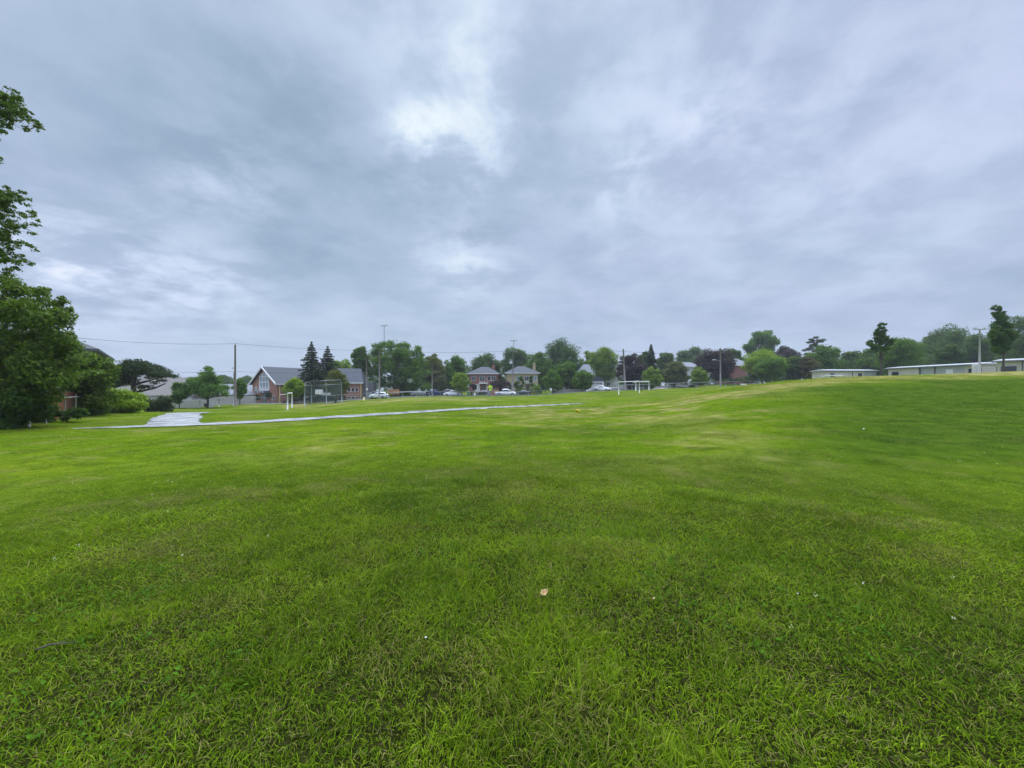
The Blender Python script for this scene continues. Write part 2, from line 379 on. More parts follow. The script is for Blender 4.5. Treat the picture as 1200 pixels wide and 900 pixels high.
# ------------------------------------------------------------------ grass
def grass_cols(x, y, n):
    d = dryness(x, y); l = lushness(x, y)
    t = rng.random(n)**1.5; big = fbm(x, y, .6, 12); mid = fbm(x, y, 3.2, 14, 3)
    t = np.clip(t*.85 + (big-.5)*.30+(mid-.5)*.6+.06, 0, 1)
    a = np.array([.072, .145, .006]); b = np.array([.345, .490, .020]); lu = np.array([.050, .122, .014])
    c = a+(b-a)*t[:, None]
    c = c+(lu*(.7+.6*t[:, None])-c)*(l*.85)[:, None]
    st = rng.random(n) < (.12+.7*d)
    sc = np.array([.36, .31, .10])*(.6+.7*rng.random(n))[:, None]
    k = np.where(st, .55+.4*rng.random(n), 0)[:, None]
    return c*(1-k)+sc*k
def on_path(x, y):
    return path_dist(x, y) < .34*rng.random(len(x))**1.5
def build_grass():
    bands = [(.9, 2.6, 11500, 1), (2.6, 4.2, 8500, 1), (4.2, 7, 4600, 1), (7, 11, 2500, 0), (11, 17, 1100, 0), (17, 27, 430, 0), (27, 46, 150, 0)]
    V5, C5, V3, C3 = [], [], [], []
    for r0, r1, dens, fine in bands:
        half = R(62)
        n = int(dens*half*(r1*r1-r0*r0))
        r = np.sqrt(rng.uniform(r0*r0, r1*r1, n)); a = rng.uniform(-half, half, n)
        x, y = r*np.sin(a), r*np.cos(a)
        den = fbm(x, y, 2.2, 31); keep = rng.random(n) < np.clip(.7+1.2*(den-.38), .4, 1)
        keep &= ~on_path(x, y)
        x, y, r, den = x[keep], y[keep], r[keep], den[keep]; n = len(x)
        z = ground(x, y)-.004
        hgt = fbm(x, y, .9, 33)
        h = (.018+.036*rng.random(n)**1.6)*(.56+.22*hgt+.55*fbm(x, y, 4.5, 37, 3))
        tall = rng.random(n) < .03; h[tall] *= 1.5
        crest = bump1(y, 36, 5)*S((np.clip(x/np.maximum(y, 1), -2, 2)-.4)/.15); h = h*(1+2.2*crest)
        w = (.0026+.0038*rng.random(n)**1.5)*np.maximum(1, r/4.6)**.85
        h = h*np.maximum(1, r/14)**.2
        tuft = S((fbm(x, y, 1.5, 61, 4)-.53)/.09); h = h*(1+np.where(r > 6, 1.5, .7)*tuft)
        ori = rng.uniform(0, 2*np.pi, n)
        clump = fbm(x, y, 6.1, 35)*20
        ld = np.where(rng.random(n) < .35, clump, rng.uniform(0, 2*np.pi, n)); lean = h*(.25+1.25*rng.random(n))*np.clip(.85+r/6, 1.15, 3.0)
        dx, dy = np.cos(ld)*lean, np.sin(ld)*lean
        wx, wy = np.cos(ori)*w*.5, np.sin(ori)*w*.5
        c = grass_cols(x, y, n)*(1-.28*tuft*rng.random(n))[:, None]
        P = np.stack([x, y, z], 1)
        if fine:
            wv = np.stack([wx, wy, 0*wx], 1)
            mid = P+np.stack([dx*.32, dy*.32, h*.6], 1); tip = P+np.stack([dx, dy, h*(1-.35*rng.random(n)*np.minimum(lean/h, 1))], 1)
            V5.append(np.stack([P-wv, P+wv, mid+wv*.85, mid-wv*.85, tip], 1)); C5.append(np.repeat(c[:, None], 5, 1))
        else:
            wv = np.stack([wx, wy, 0*wx], 1)
            tip = P+np.stack([dx*.8, dy*.8, h*np.clip(1.0-r/17, .38, .9)], 1)
            V3.append(np.stack([P-wv, P+wv, tip], 1)); C3.append(np.repeat(c[:, None], 3, 1))
    # dead thatch lying between the blades
    n = int(R(62)*(8*8-1)*950); r = np.sqrt(rng.uniform(1, 64, n)); a = rng.uniform(-R(62), R(62), n); x, y = r*np.sin(a), r*np.cos(a)
    k = rng.random(n) < np.clip((fbm(x, y, 1.6, 51)-.40)*2.6, .04, .8); x, y, r = x[k], y[k], r[k]; n = len(x)
    P = np.stack([x, y, ground(x, y)+.006+.02*rng.random(n)], 1); o_ = rng.uniform(0, 6.283, n); L_ = .02+.045*rng.random(n)
    dv = np.stack([np.cos(o_)*L_, np.sin(o_)*L_, rng.normal(size=n)*.008+.004], 1); wv = np.stack([-np.sin(o_), np.cos(o_), 0*o_], 1)*(.0011+.0012*rng.random(n))[:, None]*np.maximum(1, r/4)[:, None]
    V3.append(np.stack([P-wv, P+wv, P+dv], 1)); C3.append(np.repeat((np.array([.34, .29, .12])*(.3+.7*rng.random(n))[:, None])[:, None], 3, 1))
    V5 = np.concatenate(V5); V3 = np.concatenate(V3); n5, n3 = len(V5), len(V3)
    i5 = np.arange(n5)[:, None]*5
    q = i5+np.array([[0, 1, 2, 3]]); t = i5+np.array([[3, 2, 4]]); t3 = n5*5+np.arange(n3)[:, None]*3+np.array([[0, 1, 2]])
    o = npmesh('lawn_grass', np.concatenate([V5.reshape(-1, 3), V3.reshape(-1, 3)]), [q, t, t3], 'grass',
               col=np.concatenate([np.concatenate(C5).reshape(-1, 3), np.concatenate(C3).reshape(-1, 3)]))
    tag(o, 'short mown green grass covering the near field and mound', 'grass', kind='stuff')
    print('grass blades', n5, n3)
build_grass()
def leaf_quads(C, Nrm, size, asp, col, jit=.0):
    """flat pointed leaves: C centres (n,3), Nrm normals, size (n,)"""
    n = len(C); Nrm = Nrm/np.linalg.norm(Nrm, axis=1)[:, None]
    t = rng.normal(size=(n, 3)); t -= (t*Nrm).sum(1)[:, None]*Nrm; t /= np.linalg.norm(t, axis=1)[:, None]
    b = np.cross(Nrm, t); s = size[:, None]
    V = np.stack([C-t*s*.5, C+b*s*asp*.5+Nrm*s*.06, C+t*s*.5, C-b*s*asp*.5+Nrm*s*.06], 1)
    return V.reshape(-1, 3), np.arange(n*4).reshape(-1, 4), np.repeat(col, 4, 0)
def build_weeds():
    # broad-leaved weeds (clover, plantain, dandelion rosettes) in patches
    r = np.concatenate([np.sqrt(rng.uniform(1.4**2, 5**2, 2600)), np.sqrt(rng.uniform(5**2, 15**2, 2200))]); a = rng.uniform(-R(60), R(60), len(r))
    x, y = r*np.sin(a), r*np.cos(a); k = fbm(x, y, .8, 41) > .50; x, y = x[k], y[k]
    Cs, Ns, Ss = [], [], []
    for xi, yi in zip(x, y):
        m = rng.integers(4, 10); big = rng.random() < .25
        for j in range(m):
            an = rng.uniform(0, 6.28); d = rng.uniform(.01, .06)
            Cs.append((xi+math.cos(an)*d, yi+math.sin(an)*d, G(xi, yi)+rng.uniform(.02, .055))); Ns.append((math.cos(an)*.5, math.sin(an)*.5, 1))
            Ss.append(rng.uniform(.022, .038) if big else rng.uniform(.011, .022))
    n = len(Cs); c = np.array([.085, .19, .012])*(.6+.7*rng.random(n))[:, None]
    V, q, cc = leaf_quads(np.array(Cs), np.array(Ns, float), np.array(Ss), .55, c)
    tag(npmesh('broadleaf_weeds', V, [q], 'grass', col=cc), 'patches of broad leaved weeds growing low in the lawn', 'weeds', kind='stuff')
    n0 = 420; r = np.sqrt(rng.uniform(3**2, 30**2, n0*3)); a = rng.uniform(-R(58), R(58), n0*3)
    x, y = r*np.sin(a), r*np.cos(a); k = (fbm(x, y, .25, 43) > .52) & ~on_path(x, y); x, y, r = x[k], y[k], r[k]; m = len(x)
    Cc = np.stack([x, y, ground(x, y)+.06], 1)
    Cc = np.repeat(Cc, 6, 0)+rng.normal(size=(m*6, 3))*.006
    V, q, cc = leaf_quads(Cc, rng.normal(size=(m*6, 3))+np.array([0, 0, .8]), np.full(m*6, .012), .7, np.tile([.72, .70, .62], (m*6, 1)))
    tag(npmesh('clover_flowers', V, [q], 'grass', col=cc), 'tiny white clover flowers scattered over the lawn', 'flowers', kind='stuff')
build_weeds()
def litter(px, py, mat, size, name, label, cat):
    Z = CAMZ*F/(py-HOR)
    for _ in range(6):
        x = X(px, Z); Z += ((G(x, Z)-0)-(CAMZ-(py-HOR)/F*Z))*F/max(py-HOR, 5)*-.8
    x = X(px, Z)
    n = 14; vs = []; fs = []
    for i in range(n):
        for j in range(8):
            t = math.pi*i/(n-1); p = 2*math.pi*j/8; q = .7+.6*random.random()
            vs.append((math.sin(t)*math.cos(p)*size*.6*q, math.sin(t)*math.sin(p)*size*.45*q, math.cos(t)*size*.3*q))
    fs = [(i*8+j, i*8+(j+1) % 8, (i+1)*8+(j+1) % 8, (i+1)*8+j) for i in range(n-1) for j in range(8)]
    o = MB().add(vs, fs).build(name, mat); o.location = (x, Z, G(x, Z)+.055); o.rotation_euler = (random.random(), .3, random.random()*6)
    tag(o, label, cat)
litter(766, 710, 'tan', .016, 'wood_chip', 'small pale brown chip on the grass near the tan leaf', 'wood chip')
litter(935, 704, 'paper', .012, 'paper_scrap', 'small white paper scrap on darker grass near right foreground', 'scrap')
litter(499, 757, 'paper', .010, 'pebble', 'tiny white pebble in the grass left of the tan leaf', 'pebble')
litter(1012, 505, 'paper', .05, 'plastic_bag', 'small white plastic bag lying high up the grassy mound', 'bag')
litter(677, 483, 'markyellow', .42, 'yellow_marker', 'low yellow plastic marker on dry grass by the path end', 'marker')
def dry_leaf(px, py, size, label, name='dry_leaf'):
    Z = CAMZ*F/(py-HOR); x = X(px, Z); vs = []; fs = []; nu, nv = 11, 7
    for i in range(nu):
        u = i/(nu-1); w = math.sin(math.pi*u**.8)**.8*(1+.18*math.sin(u*19))*.36
        for j in range(nv):
            v = j/(nv-1)*2-1
            vs.append(((u-.5)*size, v*w*size, size*(.28*v*v+.22*(u-.4)**2*2+.03*math.sin(9*u+4*v))))
    fs = [(i*nv+j, i*nv+j+1, (i+1)*nv+j+1, (i+1)*nv+j) for i in range(nu-1) for j in range(nv-1)]
    b = MB().add(vs, fs, True).tube([(-.5*size, 0, .03*size), (-.75*size, .04*size, .12*size)], size*.018, 5)
    o = b.build(name, 'tan'); sm = o.modifiers.new('thickness', 'SOLIDIFY'); sm.thickness = .0012
    o.location = (x, Z, G(x, Z)+.038); o.rotation_euler = (.35, -.25, .5); tag(o, label, 'leaf')
dry_leaf(638, 705, .068, 'curled tan dry leaf lying alone in the near grass')
def twig():
    Z = 2.36; x = X(66, Z); z = G(x, Z)+.05
    b = MB().tube([(-.09, 0, 0), (-.03, .012, .01), (.03, -.005, .012), (.09, .01, .0)], [.006, .005, .004, .002], 6).tube([(0, 0, .01), (.04, .03, .02)], [.003, .0015], 5)
    o = b.build('twig', 'trunk'); o.location = (x, Z, z); o.rotation_euler = (0, 0, .35); tag(o, 'short brown twig lying in the grass at lower left', 'twig')
twig()

# ------------------------------------------------------------------ trees
rng = np.random.default_rng(11); random.seed(11)
PAL = {
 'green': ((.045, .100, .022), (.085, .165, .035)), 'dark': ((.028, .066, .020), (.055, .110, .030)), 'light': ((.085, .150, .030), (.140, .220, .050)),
 'lime': ((.105, .180, .022), (.170, .260, .040)), 'olive': ((.060, .085, .028), (.100, .125, .045)), 'grey': ((.060, .085, .055), (.095, .120, .080)),
 'purple': ((.048, .038, .036), (.085, .062, .062)), 'spruce': ((.020, .040, .026), (.042, .066, .042)), 'pine': ((.016, .034, .018), (.034, .058, .030)),
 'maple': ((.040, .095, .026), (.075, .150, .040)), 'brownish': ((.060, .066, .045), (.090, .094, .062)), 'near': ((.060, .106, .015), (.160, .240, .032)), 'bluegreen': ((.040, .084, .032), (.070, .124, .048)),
}
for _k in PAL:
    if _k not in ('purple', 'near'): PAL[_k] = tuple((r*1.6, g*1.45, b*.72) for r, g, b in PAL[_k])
def palette(name, n, clump_t=None):
    a, b = np.array(PAL[name][0]), np.array(PAL[name][1])
    t = rng.random(n)*.7+(clump_t*.3 if clump_t is not None else .15)
    return a+(b-a)*t[:, None]
def limbs(b, base, top, r, clumps, n=8):
    base, top = Vector(base), Vector(top)
    d = top-base; sway = Vector((random.uniform(-1, 1), random.uniform(-1, 1), 0))*d.length*.03
    pts = [base-Vector((0, 0, .3))]+[base+d*t+sway*math.sin(t*math.pi) for t in (0.02, .25, .5, .75, 1)]
    b.tube(pts, [r*1.45, r*1.15, r*.9, r*.7, r*.5, r*.2], 9)
    for i in range(min(n, len(clumps))):
        c = Vector(clumps[i]); t = min(.9, max(.22, (c.z-base.z)/max(d.length, .1)*.55+random.uniform(0, .1)))
        p = base+d*t+sway*math.sin(t*math.pi)
        m = p.lerp(c, .5)+Vector((0, 0, -.04*d.length*random.random()))
        b.tube([p, m, c], [r*.42, r*.26, r*.07], 6)
def crown_from_clumps(CL, RD, leaf, count, pal, asp=.6, squash=.75, shell=.55):
    CL, RD = np.array(CL, float), np.array(RD, float)
    w = RD**2; idx = rng.choice(len(CL), count, p=w/w.sum())
    d = rng.normal(size=(count, 3)); d[:, 2] += .15; d /= np.linalg.norm(d, axis=1)[:, None]
    rad = (shell+(1.08-shell)*rng.random(count))*RD[idx]
    # lumpy radius: spikes of foliage so the outline stays uneven
    lump = .78+.44*np.abs(np.sin(d[:, 0]*4.1+idx)*np.sin(d[:, 1]*3.7+idx*1.7)*np.sin(d[:, 2]*4.3+idx*.6))**.6
    off = d*(rad*lump*(1+.55*rng.random(count)**7))[:, None]; off[:, 2] *= squash
    C = CL[idx]+off
    Nn = d*.55+rng.normal(size=(count, 3))*.5+np.array([0, 0, .45])
    sz = leaf*(.55+.8*rng.random(count))
    tint = rng.random(len(CL))[idx]
    return leaf_quads(C, Nn, sz, asp, palette(pal, count, tint))
def make_tree(px, Z, top, bot, wpx, kind, pal, name, label, cat='tree', group=None, trunk_px=None, leaf=None, count=None, base=True, cut=.0):
    x = X(px, Z); g = G(x, Z)
    root = thing(name, label, cat, (x, Z, g), 0, group)
    H = ZT(top, Z)-g; zb = max(.1, ZT(bot, Z)-g); W = wpx*Z/F
    leaf = leaf or max(.10, Z*.0034)
    tx = 0 if trunk_px is None else X(trunk_px, Z)-x
    b = MB(); tr = max(.05, min(.42, H*.017))
    CL, RD = [], []
    if kind in ('round', 'oval', 'open', 'spread', 'lollipop'):
        ch = H-zb; cz = zb+ch*(.5 if kind != 'spread' else .42)
        n = {'round': 70, 'oval': 50, 'open': 50, 'spread': 40, 'lollipop': 18}[kind]
        rb = W*{'round': .125, 'oval': .155, 'open': .135, 'spread': .15, 'lollipop': .2}[kind]
        for i in range(n*3):
            d = np.random.default_rng(int(px*13+Z*7)+i).normal(size=3); d /= np.linalg.norm(d)
            rr = random.random()**(1/2.6)
            r = rb*random.uniform(.65, 1.3)
            sx = W/2-r*.85; sz = max(ch/2-r*.7, .2)
            p = d*rr*np.array([sx, sx*.85, sz])
            if kind == 'spread' and p[2] < -sz*.45: p[2] = -sz*.45+abs(p[2])*.1
            if kind == 'oval': p[0] *= 1-.35*max(0, p[2]/sz)
            if kind == 'round' and p[2] > 0: p[0] *= 1-.15*p[2]/sz
            CL.append((p[0], p[1], cz+p[2])); RD.append(r)
            if len(CL) >= n: break
        order = sorted(range(len(CL)), key=lambda i: random.random())
        limbs(b, (tx, 0, 0), (tx*.3, 0, zb+ch*.75), tr, [CL[i] for i in order], 9)
        area = 4*math.pi*((W/2)**2*.5+(ch/2)**2*.5)
        cnt = count or int(np.clip(area*8/(leaf*leaf*.6), 3500, 26000)*(.7 if kind == 'open' else 1))
        V, q, c = crown_from_clumps(CL, RD, leaf, cnt, pal, shell=.6)
        crown_mat = 'leaf'
    elif kind == 'cone':       # spruce: whorls of drooping boughs
        b.tube([(0, 0, -.3), (0, 0, H*.5), (0, 0, H)], [tr*1.2, tr*.7, .02], 8)
        Cs, Ns, Sz = [], [], []
        lev = max(14, int((H-zb)/.5))
        for i in range(lev):
            t = i/(lev-1); z = zb+(H-zb)*t; Lb = W/2*((1-t)**.85)*random.uniform(.8, 1.12)+.10
            nb = 11 if t < .8 else 7; a0 = random.random()*6.28
            for k in range(nb):
                an = a0+6.283*k/nb+random.uniform(-.2, .2); Lk = Lb*random.uniform(.7, 1.12)
                e = Vector((math.cos(an)*Lk, math.sin(an)*Lk, z-Lk*.18+.12*Lk*random.random()))
                if t < .93: b.tube([(0, 0, z), e], [.03, .008], 4, False)
                m = int(10+30*Lk)
                for j in range(m):
                    f = random.uniform(.12, 1); w_ = .10+.22*(1-f)*Lk
                    p = Vector((0, 0, z)).lerp(e, f)+Vector((random.uniform(-w_, w_), random.uniform(-w_, w_), random.uniform(-.22, .07)-.06*f))
                    Cs.append(p); Ns.append((random.uniform(-.6, .6), random.uniform(-.6, .6), random.uniform(.2, 1))); Sz.append(random.uniform(.3, .6)*max(.8, Z/95))
        V, q, c = leaf_quads(np.array(Cs), np.array(Ns), np.array(Sz), .45, palette(pal, len(Cs)))
        crown_mat = 'needle'
    trk = b.build('trunk', 'darkbark' if kind == 'cone' or pal in ('pine', 'spruce') else 'trunk', root)
    npmesh('crown', V, [q], crown_mat, root, col=c)
    return root
GT = 'trees behind the houses and street'
# px, Z, top, bottom, width, form, palette, name, label
TREES = [
 (210, 60, 447, 474, 22, 'oval', 'maple', 'small_tree', 'small dark green tree between the round hedge and the low wide maple'),
 (281, 74, 443, 468, 17, 'oval', 'green', 'small_tree', 'narrow green tree just behind the left wooden pole'),
 (345, 78, 442, 468, 27, 'round', 'lime', 'small_tree', 'bright green bushy tree in front of the church roof'),
 (365, 84, 401, 466, 52, 'cone', 'spruce', 'spruce_tree', 'taller left spruce of the dark pair beside the church'),
 (384, 88, 406, 466, 48, 'cone', 'spruce', 'spruce_tree', 'shorter right spruce of the dark pair beside the church'),
 (394, 76, 431, 469, 30, 'oval', 'olive', 'cedar_tree', 'olive brown cedar right behind the baseball backstop'),
 (399, 130, 417, 450, 32, 'open', 'light', 'tree', 'pale thin tree showing above the church roof right of the spruces'),
 (422, 112, 402, 450, 26, 'oval', 'green', 'tree', 'narrow open tree leaning off the left side of the biggest street tree'),
 (507, 124, 413, 458, 36, 'round', 'olive', 'tree', 'dull green tree right of the biggest street tree'),
 (512, 119, 433, 461, 24, 'open', 'grey', 'tree', 'greyish thin tree behind the blue car'),
 (533, 127, 417, 459, 40, 'round', 'green', 'tree', 'medium green tree left of the red brick house'),
 (541, 99, 434, 462, 26, 'oval', 'light', 'street_tree', 'small light green street tree in front of the white sedan'),
 (568, 152, 410, 452, 46, 'round', 'bluegreen', 'tree', 'bluish tree rising behind the red brick house'),
 (603, 165, 402, 452, 46, 'round', 'bluegreen', 'tree', 'tall hazy tree behind the gap between the two brick houses'),
 (630, 143, 411, 455, 42, 'round', 'green', 'tree', 'mid green tree behind the buff house chimney'),
 (657, 152, 395, 456, 62, 'round', 'dark', 'broadleaf_tree', 'great dark domed tree right of the buff brick house'),
 (648, 107, 433, 460, 24, 'round', 'green', 'street_tree', 'round low street tree left of the white garden arch'),
 (664, 112, 421, 458, 32, 'round', 'green', 'street_tree', 'taller street tree behind the white garden arch'),
 (683, 106, 433, 462, 28, 'round', 'green', 'street_tree', 'dark street tree right of the white garden arch'),
 (708, 136, 403, 450, 42, 'open', 'light', 'tree', 'airy light tree between the dark domed tree and tilted pole'),
 (691, 175, 409, 450, 26, 'open', 'light', 'tree', 'thin pale tree far behind, left of the airy light tree'),
 (740, 116, 411, 456, 40, 'round', 'purple', 'copper_beech', 'dark purple tree right beside the tilted pole'),
 (755, 156, 408, 448, 24, 'round', 'bluegreen', 'tree', 'hazy tree between the purple tree and the far spruce'),
 (763, 138, 404, 450, 26, 'cone', 'spruce', 'spruce_tree', 'lone far spruce standing right of the purple tree'),
 (764, 110, 429, 458, 27, 'round', 'light', 'small_tree', 'bright small tree behind the far goal'),
 (780, 165, 411, 450, 26, 'round', 'bluegreen', 'tree', 'hazy round tree behind the greyish bush tree'),
 (790, 118, 423, 457, 34, 'round', 'grey', 'tree', 'greyish low tree behind the street fence'),
 (812, 198, 406, 448, 48, 'round', 'bluegreen', 'tree', 'far hazy tree topping the gap left of the large purple tree'),
 (818, 114, 428, 455, 22, 'round', 'light', 'small_tree', 'light green small tree left of the lamp pole'),
 (838, 126, 404, 449, 48, 'round', 'purple', 'copper_beech', 'large purple tree behind the lamp pole'),
 (858, 145, 407, 440, 30, 'round', 'bluegreen', 'tree', 'bluish tree right of the large purple tree'),
 (893, 178, 383, 432, 42, 'round', 'green', 'tall_tree', 'tallest far tree rising above the yellow green tree'),
 (893, 114, 405, 445, 46, 'round', 'lime', 'tree', 'yellow green topped tree right of the far brick house'),
 (902, 106, 416, 449, 40, 'round', 'green', 'tree', 'layered green tree in front of the yellow green tree'),
 (922, 152, 404, 440, 34, 'round', 'purple', 'copper_beech', 'small purple crown behind the layered green tree'),
 (930, 114, 415, 447, 30, 'round', 'bluegreen', 'tree', 'dark bluish tree left of the brownish tree'),
 (957, 150, 395, 432, 44, 'pinetop', 'pine', 'pine_tree', 'sparse pine with flat branches rising above the ridge trees'),
 (947, 111, 417, 447, 26, 'round', 'brownish', 'tree', 'brownish tree left end of the first portable classroom'),
 (966, 116, 403, 446, 46, 'round', 'green', 'tree', 'wide green tree behind the first portable classroom'),
 (1000, 130, 409, 447, 38, 'round', 'bluegreen', 'tree', 'bluish tree behind the right end of the first portable'),
 (1024, 118, 406, 446, 36, 'round', 'green', 'tree', 'green tree behind the slim lawn tree'),
 (1055, 94, 391, 446, 48, 'oval', 'green', 'tree', 'broad mid green tree right of the slim lawn tree'),
 (1085, 132, 387, 445, 52, 'round', 'bluegreen', 'tree', 'hazy tree above the middle portable left part'),
 (1118, 124, 376, 445, 62, 'round', 'bluegreen', 'broadleaf_tree', 'highest hazy crown above the middle portable'),
 (1113, 98, 399, 444, 32, 'round', 'bluegreen', 'tree', 'layered tree directly behind the middle portable door'),
 (1145, 112, 388, 444, 38, 'round', 'bluegreen', 'tree', 'tree behind the grey floodlight post on the right'),
 (1205, 100, 364, 444, 62, 'round', 'bluegreen', 'broadleaf_tree', 'big tree cut by the right picture edge'),
 (1180, 125, 380, 440, 44, 'round', 'bluegreen', 'tree', 'hazy tree behind the tallest lawn tree'),
 (150, 178, 437, 462, 26, 'round', 'bluegreen', 'tree', 'far hazy tree behind the flat pine'),
 (197, 182, 437, 462, 30, 'round', 'bluegreen', 'tree', 'far hazy tree between the flat pine and the low maple'),
 (228, 188, 441, 462, 28, 'round', 'bluegreen', 'tree', 'far hazy tree mostly hidden behind the low maple'),
 (262, 195, 439, 462, 28, 'round', 'bluegreen', 'tree', 'far hazy tree just left of the wooden pole top'),
 (288, 185, 440, 462, 26, 'round', 'bluegreen', 'tree', 'far hazy tree between the wooden pole and the church gable'),
]
for (px, Z, top, bot, w, form, pal, nm, lab) in TREES:
    gp = GT if Z >= 92 else None
    if form == 'lawnoval':
        make_tree(px, Z, top, bot, w, 'oval', pal, nm, lab, group='young trees on the mound', leaf=.2)
    elif form == 'pinetop':
        x = X(px, Z); g = G(x, Z); root = thing(nm, lab, 'tree', (x, Z, g), 0, gp); H = ZT(top, Z)-g
        b = MB().tube([(0, 0, -.3), (.1, 0, H*.6), (0, 0, H*.97)], [.35, .25, .08], 8)
        CL, RD = [], []
        for i in range(46):
            t = random.uniform(.55, 1.0); a = random.random()*6.28; Lk = (5.6*(1.05-t)/.4+.6)*random.uniform(.5, 1)
            e = (math.cos(a)*Lk, math.sin(a)*Lk, H*t+Lk*.06); b.tube([(0, 0, H*t-.3), e], [.08, .03], 5, False); CL.append(e); RD.append(random.uniform(.55, 1.0))
        b.build('trunk', 'darkbark', root)
        V, q, c = crown_from_clumps(CL, RD, .4, 7000, pal, .4, .5)
        npmesh('crown', V, [q], 'needle', root, col=c)
    else:
        make_tree(px, Z, top, bot, w, form, pal, nm, lab, group=('young trees on the mound' if nm == 'lawn_tree' else gp))

# bent pine on the left
def bent_pine():
    Z = 47; x = X(157, Z); g = G(x, Z); root = thing('pine_tree', 'dark flat topped pine with bent limbs above the bright shrub', 'tree', (x, Z, g))
    def L(px, py, dy=0): return (X(px, Z)-x, dy, ZT(py, Z)-g)
    b = MB(); b.tube([L(158, 480), L(157, 470), L(158, 462), L(156, 453), L(157, 444), L(152, 435)], [.34, .30, .27, .24, .2, .1], 9)
    for pts in ([(158, 462, 0), (166, 458, -.3), (175, 453, -.6)], [(157, 451, 0), (166, 447, .5), (180, 443, .6), (190, 440, .3)], [(157, 445, 0), (168, 437, -.6), (180, 432, -.8)],
                [(156, 452, 0), (148, 447, -.3), (135, 443, -.5)], [(155, 443, 0), (145, 436, .6), (134, 432, .4)], [(158, 460, 0), (172, 455, 1), (183, 449, 1.3)]):
        b.tube([L(*p) for p in pts], [.15, .10, .06] if len(pts) == 3 else [.16, .12, .08, .05], 7)
    b.build('trunk', 'darkbark', root)
    CL, RD = [], []
    for px, py, r, n in ((165, 428, 1.1, 7), (180, 433, 1.0, 7), (188, 440, .8, 6), (172, 438, .9, 6), (150, 433, 1.2, 7), (138, 437, 1.2, 7), (130, 445, 1.1, 6), (143, 446, .9, 5),
                         (175, 453, .55, 4), (182, 447, .6, 3), (168, 424.8, .6, 3), (157, 426, .9, 4), (194, 438, .45, 2), (160, 432, 1.1, 6), (128, 440, 1.1, 6), (130, 450, 1.0, 6)):
        for k in range(n):
            p = L(px, py); CL.append((p[0]+random.uniform(-1, 1)*r*.9, random.uniform(-1.4, 1.4), p[2]+random.uniform(-.3, .3)*r)); RD.append(r*random.uniform(.55, .9))
    V, q, c = crown_from_clumps(CL, RD, .22, 30000, 'pine', .36, .5)
    npmesh('crown', V, [q], 'needle', root, col=c)
bent_pine()

# near trees on the left edge: explicit foliage clumps, given in metres around each trunk
def near_tree(name, label, px, Z, groups, leaf, count, pal, trunk, r, group=None, cat='tree', shell=.35, squash=.8, twigs=False):
    x = X(px, Z); g = G(x, Z); root = thing(name, label, cat, (x, Z, g), 0, group)
    CL, RD = [], []
    for (cx, cy, rx, ry, n, rr) in groups:
        if twigs: n, rr = int(n*1.6), rr*.8
        for k in range(n):
            a = random.random()*6.283; q = math.sqrt(random.random())
            ppx, ppy = cx+math.cos(a)*q*rx, cy+math.sin(a)*q*ry
            dep = random.uniform(-1, 1)*rx*Z/F*.8
            CL.append((X(ppx, Z+dep)-x, dep, max(.15, ZT(ppy, Z+dep)-g))); RD.append(rr*random.uniform(.6, 1.25))
    b = MB(); order = random.sample(range(len(CL)), len(CL))
    if twigs:      # branch by branch: every leaf clump hangs on the nearest clump nearer the trunk
        ax = Vector(trunk); P = [Vector(c) for c in CL]; dist = [math.hypot(p.x, p.y) for p in P]
        limbs(b, (0, 0, 0), trunk, r, [], 0)
        for i in sorted(range(len(P)), key=lambda q: dist[q]):
            near = [k for k in range(len(P)) if dist[k] < dist[i]-.15]
            k = min(near, key=lambda q: (P[q]-P[i]).length, default=None)
            z0 = max(.8, min(trunk[2]*.95, P[i].z-dist[i]*.6)); tp_ = Vector((trunk[0]*z0/trunk[2], 0, z0))
            s0 = P[k] if k is not None and (P[k]-P[i]).length < (tp_-P[i]).length*.8 else tp_
            m_ = s0.lerp(P[i], .5)+Vector((random.uniform(-.08, .08), random.uniform(-.08, .08), .10*(P[i]-s0).length))
            ra = .05 if s0 is tp_ else max(.008, .035-.008*dist[i])
            b.tube([s0, s0.lerp(m_, .55), m_, m_.lerp(P[i], .6)+Vector((0, 0, .03)), P[i]], [ra, ra*.85, ra*.7, ra*.5, ra*.25], 5)
    else: limbs(b, (0, 0, 0), trunk, r, [CL[i] for i in order], 26)
    b.build('trunk', 'trunk', root)
    V, q, c = crown_from_clumps(CL, RD, leaf, count, pal, .55, squash, shell)
    npmesh('crown', V, [q], 'leaf', root, col=c)
